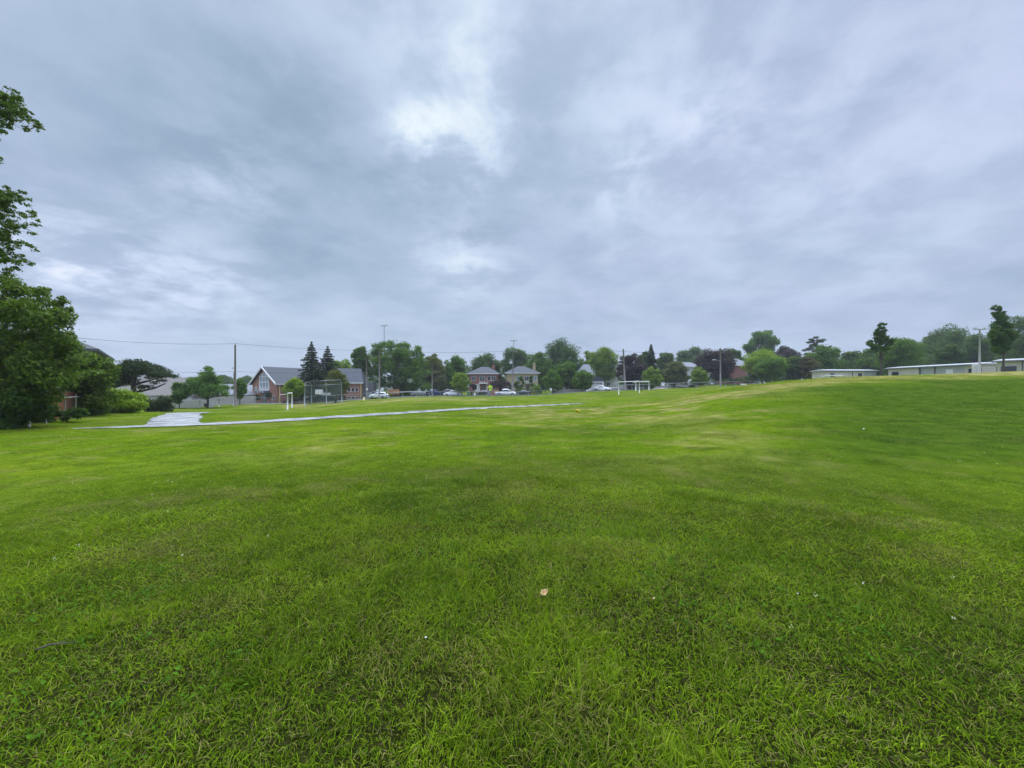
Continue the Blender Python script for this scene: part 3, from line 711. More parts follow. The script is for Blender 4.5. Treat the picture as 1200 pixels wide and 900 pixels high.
near_tree('tall_tree', 'tall tree past the left edge reaching leafy boughs into the sky', -150, 14, [(-75, 130, 50, 50, 24, .45), (-8, 122, 20, 16, 12, .26), (12, 116, 12, 8, 7, .18), (30, 137, 12, 6, 7, .13), (43, 144, 7, 4, 5, .10), (34, 150, 8, 4, 4, .10), (8, 140, 12, 8, 7, .16), (-6, 158, 10, 6, 5, .15), (-4, 182, 8, 8, 6, .15), (22, 128, 14, 8, 8, .16), (46, 148, 8, 5, 5, .10), (2, 250, 14, 24, 12, .2), (20, 226, 10, 6, 5, .12), (34, 264, 8, 5, 5, .1), (22, 302, 10, 6, 5, .12), (-70, 240, 40, 60, 24, .45), (-6, 262, 14, 34, 18, .25), (14, 240, 10, 8, 7, .14), (30, 236, 8, 4, 5, .11), (28, 252, 14, 5, 7, .12), (20, 268, 12, 6, 7, .13), (38, 275, 6, 5, 4, .09), (24, 288, 14, 6, 7, .13), (6, 108, 12, 6, 8, .16), (8, 128, 12, 8, 8, .16), (6, 150, 8, 6, 6, .13), (6, 228, 8, 10, 8, .16), (6, 290, 8, 16, 10, .17), (14, 318, 12, 6, 7, .14), (44, 262, 4, 4, 3, .08), (40, 292, 5, 4, 3, .08), (10, 305, 16, 8, 8, .16), (36, 310, 5, 4, 3, .09), (-130, 180, 60, 130, 36, .65)],
          .088, 70000, 'near', (.5, 0, 11.5), .2, squash=.55, twigs=True)
near_tree('leafy_tree', 'dense green tree filling the left edge below the hanging boughs', -40, 17, [(-20, 400, 75, 62, 44, .52), (25, 368, 44, 36, 28, .34), (70, 352, 8, 6, 5, .18), (48, 342, 12, 5, 6, .18), (84, 396, 8, 6, 5, .18), (18, 334, 14, 5, 6, .18), (58, 384, 20, 20, 12, .34), (40, 420, 48, 32, 30, .48), (20, 455, 45, 22, 26, .45), (62, 425, 26, 28, 24, .36), (-5, 440, 40, 40, 20, .45), (0, 345, 28, 18, 10, .34), (62, 450, 22, 22, 10, .34), (66, 402, 16, 16, 10, .3), (72, 368, 10, 10, 6, .24), (-60, 460, 60, 30, 20, .6)],
          .15, 74000, 'near', (.3, 0, 4.6), .24)
near_tree('leafy_tree', 'second green tree over the red board fence, before the grey roof', 92, 24, [(78, 418, 12, 6, 10, .36), (100, 420, 14, 6, 14, .36), (120, 427, 9, 5, 9, .28), (132, 436, 5, 4, 5, .22), (90, 470, 16, 8, 10, .34), (92, 436, 34, 14, 26, .5), (114, 432, 14, 9, 10, .36), (75, 445, 28, 22, 16, .5), (105, 455, 24, 18, 16, .45), (120, 445, 12, 10, 7, .36), (126, 434, 8, 6, 5, .3), (110, 462, 16, 10, 8, .36)],
          .19, 26000, 'near', (0, 0, 2.6), .15)
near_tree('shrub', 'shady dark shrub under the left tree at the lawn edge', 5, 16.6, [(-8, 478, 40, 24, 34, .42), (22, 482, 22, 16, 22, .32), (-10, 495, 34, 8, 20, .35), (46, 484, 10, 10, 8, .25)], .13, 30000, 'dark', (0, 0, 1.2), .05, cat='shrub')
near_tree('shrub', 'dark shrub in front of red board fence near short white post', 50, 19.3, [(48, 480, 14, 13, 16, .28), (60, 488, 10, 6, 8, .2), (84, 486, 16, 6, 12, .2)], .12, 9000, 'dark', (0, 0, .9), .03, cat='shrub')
near_tree('shrub', 'straggly shrub at the far end of the red board fence', 104, 25, [(98, 483, 14, 6, 12, .25), (112, 474, 14, 11, 18, .35)], .14, 12000, 'near', (0, 0, .9), .03, cat='shrub')
near_tree('shrub', 'bright lime green shrub at the lawn edge below the flat pine', 142, 28, [(140, 471, 26, 13, 26, .5), (128, 466, 14, 10, 10, .42), (155, 474, 12, 9, 10, .36), (120, 477, 10, 8, 6, .4)], .17, 16000, 'lime', (0, 0, 1.2), .06, cat='shrub')
near_tree('hedge_bush', 'dark clipped bush left of the pale fence post, by the bright shrub', 177, 42, [(177, 476, 9, 6, 18, .42), (170, 474, 6, 6, 8, .38)], .16, 6000, 'spruce', (0, 0, .8), .05, cat='bush', group='dark bushes by the lane')
near_tree('hedge_bush', 'rounder dark bush right of the pale fence post', 192, 42, [(192, 474, 7, 8, 22, .45)], .16, 6500, 'spruce', (0, 0, .8), .05, cat='bush', group='dark bushes by the lane')
near_tree('shrub', 'purple leaved shrub between the red house and buff house', 590, 117, [(587, 450, 8, 5, 14, .9), (595, 452, 5, 4, 6, .7)], .32, 3500, 'purple', (0, 0, 1.5), .08, cat='shrub')
near_tree('shrub', 'small dark cedar against the front of the buff house', 609, 119, [(610, 449, 3.5, 7, 10, .7), (606, 452, 3, 4, 5, .6)], .3, 2200, 'dark', (0, 0, 2), .06, cat='shrub')
near_tree('shrub', 'slim dark cedar right of the buff house porch', 623.5, 119, [(623, 446, 1.6, 7, 8, .5)], .3, 1500, 'dark', (0, 0, 2), .06, cat='shrub')
near_tree('shrub', 'low dark shrub left of the red house porch', 556, 118, [(556, 452, 5, 3, 9, .7)], .3, 1800, 'purple', (0, 0, 1), .06, cat='shrub')
near_tree('shrub', 'low shrub at the right corner of the red house', 580, 118.5, [(579, 450, 4, 3, 8, .7)], .3, 1600, 'purple', (0, 0, 1), .06, cat='shrub')
near_tree('shrub', 'light green low shrubs before the buff house at right', 628, 118, [(628, 453, 5, 2.5, 9, .6)], .3, 1600, 'lime', (0, 0, .8), .05, cat='shrub')
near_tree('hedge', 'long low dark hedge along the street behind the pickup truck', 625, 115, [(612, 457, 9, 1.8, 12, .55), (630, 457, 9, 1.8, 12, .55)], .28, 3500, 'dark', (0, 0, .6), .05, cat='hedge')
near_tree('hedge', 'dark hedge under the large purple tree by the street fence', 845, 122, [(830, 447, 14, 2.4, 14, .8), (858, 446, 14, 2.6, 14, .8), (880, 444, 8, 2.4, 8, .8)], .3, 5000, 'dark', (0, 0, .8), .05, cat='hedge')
near_tree('shrub', 'dark evergreen beside the church door, left of the porch', 301, 87, [(301, 465, 2.4, 3.6, 8, .45)], .22, 1600, 'spruce', (0, 0, .8), .05, cat='shrub')
near_tree('shrub', 'dark evergreen on the right of the church porch', 316, 85.5, [(316, 464, 1.8, 4.4, 8, .4)], .22, 1600, 'spruce', (0, 0, .8), .05, cat='shrub')

near_tree('broadleaf_tree', 'biggest green tree by the street, above the white hatchback', 462, 115, [(450, 406, 14, 6, 14, 1.2), (474, 409, 19, 6, 20, 1.2), (440, 416, 9, 8, 9, 1.1), (464, 420, 30, 11, 46, 1.5), (466, 430, 30, 10, 30, 1.6), (488, 420, 9, 9, 10, 1.1), (470, 438, 29, 12, 36, 1.4), (441, 440, 12, 10, 12, 1.2), (472, 453, 30, 6, 20, 1.2), (494, 440, 8, 12, 8, 1.1)], .42, 48000, 'green', (0, 0, 11), .4, GT)
near_tree('maple_tree', 'wide spreading maple with pointed top on lawn left of the wooden pole', 243, 62, [(245, 432, 3, 4, 5, .45), (245, 439, 9, 4, 12, .65), (240, 447, 17, 5, 26, .75), (242, 456, 25, 4, 40, .75), (242, 461, 26, 2.5, 26, .55)], .24, 20000, 'maple', (0, 0, 5.2), .15)
near_tree('lawn_tree', 'slim young tree on a thin trunk at the ridge by first portable', 1032, 60, [(1034, 383, 5, 4, 10, .25), (1038, 380, 3, 2, 4, .2), (1031, 389, 7, 4, 14, .3), (1032, 396, 9, 5, 22, .34), (1026, 402, 9, 4, 18, .34), (1040, 401, 8, 4, 16, .34), (1033, 408, 12, 3.5, 26, .36), (1019, 404, 4, 2, 6, .24)], .19, 15000, 'dark', (0, 0, 8), .11, 'young trees on the mound')
near_tree('lawn_tree', 'tallest dark lawn tree near the right edge on bare trunk', 1174, 50, [(1167, 361, 6, 2.5, 10, .22), (1171, 367, 7, 4, 16, .26), (1173, 374, 9, 5, 22, .32), (1174, 382, 12, 5, 30, .36), (1175, 391, 15, 6, 44, .4), (1175, 400, 14, 6, 36, .38), (1173, 409, 10, 5, 22, .34)], .17, 26000, 'dark', (0, 0, 8), .13, 'young trees on the mound')
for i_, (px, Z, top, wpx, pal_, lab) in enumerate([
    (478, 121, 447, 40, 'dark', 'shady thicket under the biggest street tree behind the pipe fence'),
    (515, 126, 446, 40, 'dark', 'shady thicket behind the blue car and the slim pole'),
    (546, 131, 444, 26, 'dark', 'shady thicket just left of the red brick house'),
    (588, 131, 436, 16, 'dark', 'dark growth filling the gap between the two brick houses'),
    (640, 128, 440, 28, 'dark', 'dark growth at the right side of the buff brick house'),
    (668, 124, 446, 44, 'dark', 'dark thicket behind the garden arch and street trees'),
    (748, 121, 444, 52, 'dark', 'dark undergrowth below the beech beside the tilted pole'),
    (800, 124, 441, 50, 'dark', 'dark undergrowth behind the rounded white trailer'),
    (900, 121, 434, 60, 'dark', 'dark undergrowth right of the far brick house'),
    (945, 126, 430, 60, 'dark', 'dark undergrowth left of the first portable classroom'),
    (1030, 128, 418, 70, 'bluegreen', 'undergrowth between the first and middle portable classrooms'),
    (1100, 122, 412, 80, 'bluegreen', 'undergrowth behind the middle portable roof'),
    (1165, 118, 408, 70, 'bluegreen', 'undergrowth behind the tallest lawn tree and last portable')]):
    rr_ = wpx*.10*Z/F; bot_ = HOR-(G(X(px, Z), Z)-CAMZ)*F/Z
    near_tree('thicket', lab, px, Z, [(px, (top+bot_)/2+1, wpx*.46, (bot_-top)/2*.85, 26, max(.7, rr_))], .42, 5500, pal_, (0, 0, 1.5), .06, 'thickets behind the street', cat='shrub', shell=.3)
# far woodland beyond the streets, one countless mass
def far_wood():
    n = 260; CL = []; RD = []
    for i in range(n):
        a = R(-63+126*(i+random.random())/n); r = random.uniform(235, 300); x, y = r*math.sin(a), r*math.cos(a)
        h = random.uniform(8.5, 11.5)+float(8.5*S((a+.38)/.3))*random.uniform(.75, 1.1)
        for k in range(7):
            CL.append((x+random.uniform(-5, 5), y+random.uniform(-5, 5), G(x, y)+h*random.uniform(.2, .8))); RD.append(random.uniform(1.8, 3.6))
    V, q, c = crown_from_clumps(CL, RD, .95, 80000, 'bluegreen', .6, .8)
    tag(npmesh('distant_woodland', V, [q], 'leaf', col=c), 'far off hazy wood behind all the houses', 'woodland', kind='stuff')
far_wood()

# ------------------------------------------------------------------ buildings
def hip_roof(w, d, h, rise, over, ridge):
    x, y = w/2+over, d/2+over; r = ridge/2; t = .18
    vs = [(-x,-y,h),(x,-y,h),(x,y,h),(-x,y,h),(-r,0,h+rise),(r,0,h+rise),(-x,-y,h-t),(x,-y,h-t),(x,y,h-t),(-x,y,h-t)]
    return MB().add(vs, [(0,1,5,4),(1,2,5),(2,3,4,5),(3,0,4),(0,6,7,1),(1,7,8,2),(2,8,9,3),(3,9,6,0),(6,9,8,7)])
def window(root, cx, y, cz, w, h, glass='glass', frame='white', mull=1, name='window', rot=None):
    b = MB(); t = .08
    b.box(cx-w/2-t, cx+w/2+t, y-.05, y+.02, cz+h/2, cz+h/2+t).box(cx-w/2-t, cx+w/2+t, y-.08, y+.02, cz-h/2-t, cz-h/2)
    b.box(cx-w/2-t, cx-w/2, y-.05, y+.02, cz-h/2, cz+h/2).box(cx+w/2, cx+w/2+t, y-.05, y+.02, cz-h/2, cz+h/2)
    for i in range(mull):
        mx = cx-w/2+w*(i+1)/(mull+1); b.box(mx-.035, mx+.035, y-.045, y+.015, cz-h/2, cz+h/2)
    f = b.build(name, frame, root)
    MB().box(cx-w/2, cx+w/2, y-.025, y+.005, cz-h/2, cz+h/2).build('pane', glass, f)
    return f
def house(px, Z, rz, w, d, base, eave, apex, wall, roofm, name, label, ridge=1.5, over=.6, wins=(), door=None, chim=None):
    x = X(px, Z); root = thing(name, label, 'house', (x, Z+d/2, base), rz)
    h = eave-base
    MB().box(-w/2, w/2, -d/2, d/2, -1.0, h-.05).build('wall', wall, root)
    rf = hip_roof(w, d, h+.12, apex-eave, over, ridge).build('roof', roofm, root)
    MB().box(-w/2-over-.02, w/2+over+.02, -d/2-over-.02, -d/2-over+.1, h-.12, h+.1).build('gutter', 'white', rf)
    if chim:
        cx, cz, cw, cm = chim; MB().box(cx-cw/2, cx+cw/2, -cw/2-.2, cw/2-.2, h-.3, cz-base).box(cx-cw/2-.06, cx+cw/2+.06, -cw/2-.26, cw/2-.14, cz-base-.02, cz-base+.14).build('chimney', cm, rf)
    for (cx, cz, ww, hh, gl, mu) in wins: window(root, cx, -d/2, cz, ww, hh, gl, 'white', mu)
    return root, h, d
rh, h_, d_ = house(567, 124, R(-3), 9.2, 9, 1.0, ZT(438, 124), ZT(429.3, 124), 'redbrick', 'slate', 'red_brick_house', 'red brick two storey house with hip roof and white porch', 2.2, .7,
      [(-3.0, 4.3, 1.2, 1.2, 'glass', 1), (-.3, 4.2, 1.5, 1.5, 'glass', 1), (1.9, 4.3, 1.0, 1.3, 'glass', 0), (3.3, 4.3, 1.1, 1.3, 'glass', 1), (-3.0, 1.7, 1.3, 1.5, 'paleglass', 1), (3.0, 1.7, 1.7, 1.5, 'glass', 1)], chim=(2.9, ZT(427, 124), .9, 'redbrick'))
def porch(root, cx, yf, w, hgt, dep, mat='white', doormat='fascia', col_r=.11, roof=.35):
    b = MB().box(cx-w/2-.15, cx+w/2+.15, yf-dep-.15, yf+.0, hgt, hgt+roof)
    p = b.build('porch_roof', mat, root)
    for sx in (-1, 1):
        MB().tube([(cx+sx*(w/2-.05), yf-dep, 0), (cx+sx*(w/2-.05), yf-dep, hgt)], col_r, 10).build('porch_column', mat, root)
    MB().box(cx-w/2-.2, cx+w/2+.2, yf-dep-.3, yf, -.5, .0).build('porch_step', 'concrete', root)
    dr = MB().box(cx-.5, cx+.5, yf-.06, yf+.03, .02, 2.1).build('door', doormat, root)
    MB().cbox((cx+.38, yf-.08, 1.05), (.05, .06, .12)).build('handle', 'steel', dr)
porch(rh, .2, -d_/2, 2.5, 2.6, 1.3)
MB().box(-2.6, -1.4, -d_/2-.07, -d_/2-.002, .02, 2.5).build('side_panel', 'white', rh)
bh, h_, d_ = house(611, 125, R(4), 10.2, 9, 1.0, ZT(437.3, 125), ZT(428.5, 125), 'buffbrick', 'slate', 'buff_brick_house', 'buff yellow brick two storey house with hip roof', 2.0, .7,
      [(-1.2, 4.3, 1.5, 1.4, 'paleglass', 1), (1.4, 4.3, 1.4, 1.3, 'glass', 1), (4.0, 4.3, 1.3, 1.3, 'paleglass', 1), (-3.6, 1.6, 1.6, 1.6, 'glass', 1), (4.0, 1.6, 1.2, 1.6, 'glass', 1), (-1.0, 1.6, 1.4, 1.5, 'glass', 1)], chim=(4.4, ZT(424.5, 125), .8, 'buffbrick'))
porch(bh, 1.8, -d_/2, 2.7, 2.7, 1.3, 'siding')
fh, h_, d_ = house(868, 134, R(12), 8, 9, 3.2, ZT(428.5, 134), ZT(419.5, 134), 'redbrick', 'paleroof', 'red_brick_house', 'red brick house with pale roof between the purple and yellow green trees', 3, .5,
      [(2.2, 3.6, 1.2, 1.3, 'glass', 1), (2.2, 1.3, 1.2, 1.3, 'glass', 1)], chim=(-3.0, ZT(416.5, 134), 1.1, 'redbrick'))
house(690, 142, R(5), 9.5, 9, 2.0, ZT(440, 142), ZT(426.5, 142), 'siding', 'paleroof', 'white_house', 'white house with steep grey roof behind the airy light tree', 2.5, .5,
      [(-2.5, 3.6, 1.3, 1.3, 'glass', 1), (2.4, 3.6, 1.3, 1.3, 'glass', 1), (2.4, 1.3, 1.3, 1.3, 'glass', 1)])
house(722, 138, R(-8), 8.5, 8, 2.3, ZT(437, 138), ZT(425.5, 138), 'siding', 'paleroof', 'white_house', 'pale sided house half hidden by the tilted pole and purple tree', 2.5, .5,
      [(-2.2, 3.4, 1.3, 1.3, 'glass', 1), (-2.2, 1.2, 1.3, 1.3, 'glass', 1), (1.8, 3.4, 1.3, 1.3, 'glass', 1)])
house(810, 140, R(6), 9, 8, 3.0, ZT(430, 140), ZT(424, 140), 'siding', 'paleroof', 'white_house', 'house with pale roof peeping over the greyish low tree', 3, .5, [(-2, 2.6, 1.2, 1.2, 'glass', 1), (2, 2.6, 1.2, 1.2, 'glass', 1)])
def garage():
    Z = 117; x = X(699, Z); g = G(x, Z); root = thing('garage', 'white garage with small dark roof behind the small white car', 'garage', (x, Z, g))
    w, h = 4.6, 2.7
    MB().box(-w/2, w/2, 0, 5, -.5, h).build('wall', 'white', root)
    MB().prism([(-w/2-.3, h), (w/2+.3, h), (w/2+.3, h+.12), (.8, h+1.3), (-.8, h+1.3), (-w/2-.3, h+.12)], -.3, 5.3).build('roof', 'slate', root)
    b = MB().box(-w/2+.5, w/2-.5, -.05, .0, 0, 2.2)
    for i in range(3): b.box(-w/2+.5, w/2-.5, -.07, -.045, .52+i*.55, .56+i*.55)
    dr = b.build('garage_door', 'siding', root)
    for i in range(4): MB().box(-1.6+i*.85, -1.6+i*.85+.55, -.09, -.06, 1.75, 2.05).build('window', 'glass', dr)
garage()
def church():
    Zc = 90; ox, oy = X(310, Zc), Zc; a = math.atan2(.835, .55)       # local +y = ridge direction
    root = thing('church', 'brown red brick church with steep dark roof and tall gable window', 'church', (ox, oy, -1.2), a-math.pi/2)
    hw, Lg = 6.0, 24; eave, apex = 4.35, 8.05
    MB().prism([(-hw, -1), (hw, -1), (hw, eave), (0, apex-.12), (-hw, eave)], 0, Lg).build('wall', 'churchbrick', root)
    t = .22; ov = .5; sl = (apex-eave)/hw
    def slope(s_): return [(0, apex), (s_*(hw+ov), eave-ov*sl), (s_*(hw+ov), eave-ov*sl+t), (0, apex+t)]
    rf = MB().prism(slope(1), -.6, Lg+.5).prism(slope(-1)[::-1], -.6, Lg+.5).build('roof', 'slate', root)
    for s_ in (1, -1):
        MB().prism([(0, apex+t+.03), (s_*(hw+ov), eave-ov*sl+t+.03), (s_*(hw+ov), eave-ov*sl-.12), (0, apex-.14)], -.75, -.62).build('barge_board', 'white', rf)
    MB().box(hw+ov-.04, hw+ov+.1, -.6, Lg+.5, eave-ov*sl-.1, eave-ov*sl+.2).build('gutter', 'white', rf)
    # tall gable window with white tracery
    zs, zw, ww = 3.2, 7.0, 2.2
    pane = [(-ww, zs), (ww, zs), (ww, 5.9), (0, zw), (-ww, 5.9)]
    fr = MB()
    for (p, q) in zip(pane, pane[1:]+pane[:1]): fr.tube([(p[0], -.06, p[1]), (q[0], -.06, q[1])], .13, 6)
    for xx in (-.75, .75): fr.box(xx-.08, xx+.08, -.14, 0, zs, 6.55)
    fr.box(-ww, ww, -.14, 0, 4.55, 4.72).box(-ww, ww, -.14, 0, 5.85, 5.98)
    f = fr.build('gable_window', 'white', root); MB().prism(pane, -.05, -.01).build('pane', 'paleglass', f)
    MB().box(-2.5, 2.5, -.16, -.005, 2.65, 3.05).build('window_sill', 'white', root)
    MB().box(-2.6, 2.6, -.9, 0, 2.1, 2.62).build('canopy', 'fascia', root)
    for i in range(3): MB().disc((-1.2+i*1.2, -.94, 2.36), (0, 1, 0), .17, .08, 14).build('canopy_emblem', 'white', root)
    d = MB().box(-.9, .9, -.08, 0, 0.0, 2.05).build('door', 'fascia', root)
    MB().box(-.45, -.1, -.1, -.075, .4, 1.8).box(.1, .45, -.1, -.075, .4, 1.8).build('door_glass', 'paleglass', d)
    for xx in (-4.2,):
        window(root, xx, 0, 3.0, .9, 1.0, 'paleglass', 'white', 0); window(root, xx, 0, 1.2, .9, 1.0, 'paleglass', 'white', 0)
    window(root, 4.4, 0, 1.0, .8, .8, 'glass', 'white', 0)
    MB().box(hw+.002, hw+.16, .3, .55, -1, eave-.3).build('downpipe', 'yellow', root)
    for i in range(6):
        b = MB(); y0 = 2.2+i*3.3
        b.box(hw-.03, hw+.06, y0, y0+1.5, 1.0, 2.6); f = b.build('window', 'white', root); MB().box(hw+.03, hw+.075, y0+.12, y0+1.38, 1.12, 2.48).build('pane', 'glass', f)
church()
def church_wing():
    Z = 100; x = X(408, Z); root = thing('church_hall', 'brick church hall with grey roof and paired white windows right of the spruces', 'hall', (x, Z, -.75), R(12))
    w, h, ap = 6.6, ZT(448.5, Z)+.75, ZT(432.5, Z)+.75+.4
    MB().box(-w/2-4, w/2, 0, 9, -1, h).build('wall', 'churchbrick', root)
    rf = MB().prism([(-w/2-4.4, h), (w/2+.5, h), (w/2+.5, h+.2), (w/2-2.6, ap), (-w/2-4.4, ap)], 3.5, 4.2)
    rf = MB().add([(-w/2-4.4, -.5, h), (w/2+.5, -.5, h), (w/2-.9, 4.6, ap), (-w/2-4.4, 4.6, ap), (w/2+.5, 9.5, h), (-w/2-4.4, 9.5, h)], [(0,1,2,3),(1,4,2),(4,5,3,2),(5,0,3),(0,5,4,1)]).build('roof', 'slate', root)
    MB().box(-w/2-4.4, w/2+.5, -.62, -.5, h-.2, h+.05).build('gutter', 'white', rf)
    for i in range(3):
        for zz, hh in ((2.4, .95), (.35, .5)):
            window(root, .2+i*.95, 0, zz, .55, hh, 'glass', 'white', 0)
    MB().box(w/2-.25, w/2-.12, -.12, -.002, -1, h-.2).build('downpipe', 'yellow', root)
    MB().box(w/2, w/2+2.6, 1.5, 8, -1, h+.3).build('annex_wall', 'fascia', root)
church_wing()
def bungalow():
    Z = 76; x = X(172, Z); g = -2.0
    root = thing('bungalow', 'long low bungalow with broad weathered brown grey roof behind the flat pine', 'house', (x, Z+4.5, g), R(6))
    w = 15.5; h = ZT(464, Z)-g
    MB().box(-w/2, w/2, -4.5, 4.5, -1, h-.02).build('wall', 'siding', root)
    hip_roof(w, 9, h+.1, ZT(445, Z)-ZT(464, Z)+.5, .7, w-6).build('roof', 'tanroof', root)
    for cx in (-5, -1.5, 2.2, 5.4): window(root, cx, -4.5, 1.45, 1.6, 1.0, 'glass', 'white', 1)
    Z = 92; x = X(255, Z); g = -2.0
    root = thing('bungalow', 'low white walled bungalow behind the spreading maple and the left pole', 'house', (x, Z+4.5, g), R(4))
    w = 24; h = ZT(463, Z)-g
    MB().box(-w/2, w/2, -4.5, 4.5, -1, h-.02).build('wall', 'siding', root)
    hip_roof(w, 9, h+.1, 2.6, .6, w-7).build('roof', 'paleroof', root)
    for cx in (-9, -5.5, -2, 1.5, 5, 8.5): window(root, cx, -4.5, 1.5, 1.5, 1.0, 'glass', 'white', 1)
bungalow()
def left_house():
    Rc = Vector((X(104, 30), 30, 0)); ax = Vector((-.67, .74, 0)); inn = Vector((-.74, -.67, 0)); L_, D_ = 12.0, 8.5
    c = Rc+ax*L_/2+inn*D_/2; g = G(c.x, c.y)
    root = thing('grey_roof_house', 'house with dark grey hip roof behind the left edge trees', 'house', (c.x, c.y, g), math.atan2(ax.y, ax.x))
    h = ZT(410.5, 30)-g
    MB().box(-L_/2, L_/2, -D_/2, D_/2, -1, h-.02).build('wall', 'siding', root)
    rf = hip_roof(L_, D_, h+.1, 2.5, .6, 4.5).build('roof', 'greyroof', root)
    for sx in (-3.5, 0, 3.5):
        window(root, sx, -D_/2, 2.2, 1.2, 1.3, 'glass', 'white', 1)
    # window on the side facing the field
    # rooftop mast
    Z = 37; mx = X(83, Z); mr = thing('antenna_mast', 'thin lattice antenna mast above the grey roof at left', 'antenna', (mx, Z, G(mx, Z)))
    top = ZT(352, Z)-G(mx, Z)
    b = MB(); rr = .22
    cs = [(rr*math.cos(a), rr*math.sin(a)) for a in (0, 2.094, 4.189)]
    for (xx, yy) in cs: b.tube([(xx, yy, -.2), (xx, yy, top-1.2)], .02, 5)
    n = 26
    for i in range(n):
        z0, z1 = (top-1.2)*i/n, (top-1.2)*(i+1)/n
        for k in range(3): b.tube([(*cs[k], z0), (*cs[(k+1) % 3], z1)], .011, 4, False)
    b.build('lattice', 'dullsteel', mr)
    MB().tube([(0, 0, top-1.3), (0, 0, top)], .025, 6).tube([(-.5, 0, top-1.0), (.5, 0, top-1.0)], .015, 5).tube([(-.35, 0, top-.6), (.35, 0, top-.6)], .015, 5).build('aerial', 'steel', mr)
left_house()
def portable(px0, Z0, px1, Z1, top0, label, wallmats, feats, g=None, depth=7.0):
    a, b_ = Vector((X(px0, Z0), Z0, 0)), Vector((X(px1, Z1), Z1, 0)); d = b_-a; L_ = d.length; ang = math.atan2(d.y, d.x)
    zt = ZT(top0, Z0); g = zt-3.3
    root = thing('portable_classroom', label, 'portable', (a.x, a.y, g), ang, 'portable classrooms behind the ridge')
    n = len(wallmats); cuts = [w[0] for w in wallmats]+[1.0]
    for i, (t0, mt) in enumerate(wallmats): MB().box(L_*t0, L_*cuts[i+1]-.01, 0, depth, -1.2, 3.0).build('wall', mt, root)
    rf = MB().add([(-.35, -.4, 3.02), (L_+.35, -.4, 3.02), (L_+.35, depth+.4, 3.02), (-.35, depth+.4, 3.02), (-.35, -.4, 3.16), (L_+.35, -.4, 3.16), (L_+.35, depth/2, 3.5), (-.35, depth/2, 3.5), (L_+.35, depth+.4, 3.16), (-.35, depth+.4, 3.16)],
             [(0,3,2,1),(0,1,5,4),(4,5,6,7),(7,6,8,9),(2,3,9,8),(1,2,8,6,5),(3,0,4,7,9)]).build('roof', 'metalroof', root)
    MB().box(-.38, L_+.38, -.47, -.41, 2.88, 3.05).build('fascia', 'fascia', rf)
    for (kind, t, w, z0, z1) in feats:
        if kind == 'window': window(root, L_*t, 0, (z0+z1)/2, w, z1-z0, 'glass', 'greyclad', 0)
        elif kind == 'door':
            dr = MB().box(L_*t-w/2, L_*t+w/2, -.06, -.002, z0, z1).build('door', 'white', root); MB().cbox((L_*t+w*.38, -.09, 1.1), (.05, .06, .12)).build('handle', 'steel', dr)
        elif kind == 'strip': MB().box(L_*t-w/2, L_*t+w/2, -.09, -.002, -1, 3.0).build('panel_joint', 'fascia', root)
portable(970, 96, 1027, 97, 433.2, 'first beige portable classroom, farthest left behind the ridge', [(0, 'beige'), (.75, 'greyclad')], [('window', .09, 1.0, 1.6, 2.4), ('window', .66, 1.0, 1.6, 2.4), ('strip', .5, .15, 0, 0)], depth=4.6)
portable(1041, 80, 1150, 66, 430.5, 'middle portable, long beige and grey classroom with white door', [(0, 'beige'), (.38, 'greyclad'), (.85, 'beige')], [('window', .09, 1.2, 1.4, 2.3), ('strip', .385, .3, 0, 0), ('strip', .55, .2, 0, 0), ('door', .70, 1.0, .2, 2.4), ('window', .92, 1.0, 1.4, 2.3)])
portable(1168, 60, 1225, 56, 421.5, 'last beige portable classroom, cut by the right picture edge', [(0, 'beige')], [('window', .26, 1.5, 1.0, 2.2), ('strip', .55, .15, 0, 0)])

# ------------------------------------------------------------------ fences and walls
def fence(name, label, cat, pts, hgt, post_r, spacing, post_mat, rails, rail_mat, mesh=None, group=None, post_extra=.1, rail_r=None):
    P = np.array(pts, float); seg = np.linalg.norm(np.diff(P, axis=0), axis=1); tot = seg.sum(); n = max(1, round(tot/spacing))
    cum = np.concatenate([[0], np.cumsum(seg)]); t = np.linspace(0, tot, n+1)
    Q = np.stack([np.interp(t, cum, P[:, 0]), np.interp(t, cum, P[:, 1])], 1)
    o3 = Vector((Q[0, 0], Q[0, 1], G(*Q[0]))); root = thing(name, label, cat, o3, 0, group)
    pts3 = [Vector((q[0], q[1], G(*q)))-o3 for q in Q]
    for p in pts3: MB().tube([p-Vector((0, 0, .2)), p+Vector((0, 0, hgt+post_extra))], post_r, 8).build('post', post_mat, root)
    for rz_ in rails: MB().tube([p+Vector((0, 0, rz_)) for p in pts3], rail_r or post_r*.75, 6).build('rail', rail_mat, root)
    if mesh:
        vs = []; fs = []
        for i, p in enumerate(pts3): vs += [p+Vector((0, .03, .05)), p+Vector((0, .03, hgt))]
        fs = [(2*i, 2*i+2, 2*i+3, 2*i+1) for i in range(len(pts3)-1)]
        MB().add(vs, fs).build('mesh_panel', mesh, root)
    return root
fence('pipe_fence', 'low grey pipe fence on posts left of the blue car', 'fence', [(X(456, 84), 84), (X(503, 87), 87)], 1.25, .075, 2.7, 'steel', [1.28], 'steel', post_extra=.05, rail_r=.075)
fence('pipe_fence', 'thin grey street fence running past the sedan and pickup', 'fence', [(X(506, 93), 93), (X(560, 97), 97), (X(625, 99), 99), (X(645, 100), 100)], 1.2, .05, 3.2, 'dullsteel', [1.22], 'dullsteel')
fence('chain_link_fence', 'chain link fence from the small white car to the lamp pole', 'fence', [(X(713, 107), 107), (X(765, 108), 108), (X(805, 110), 110), (X(845, 113), 113), (X(880, 117), 117)], 1.5, .06, 3.4, 'steel', [1.5], 'steel', 'mesh', rail_r=.06)
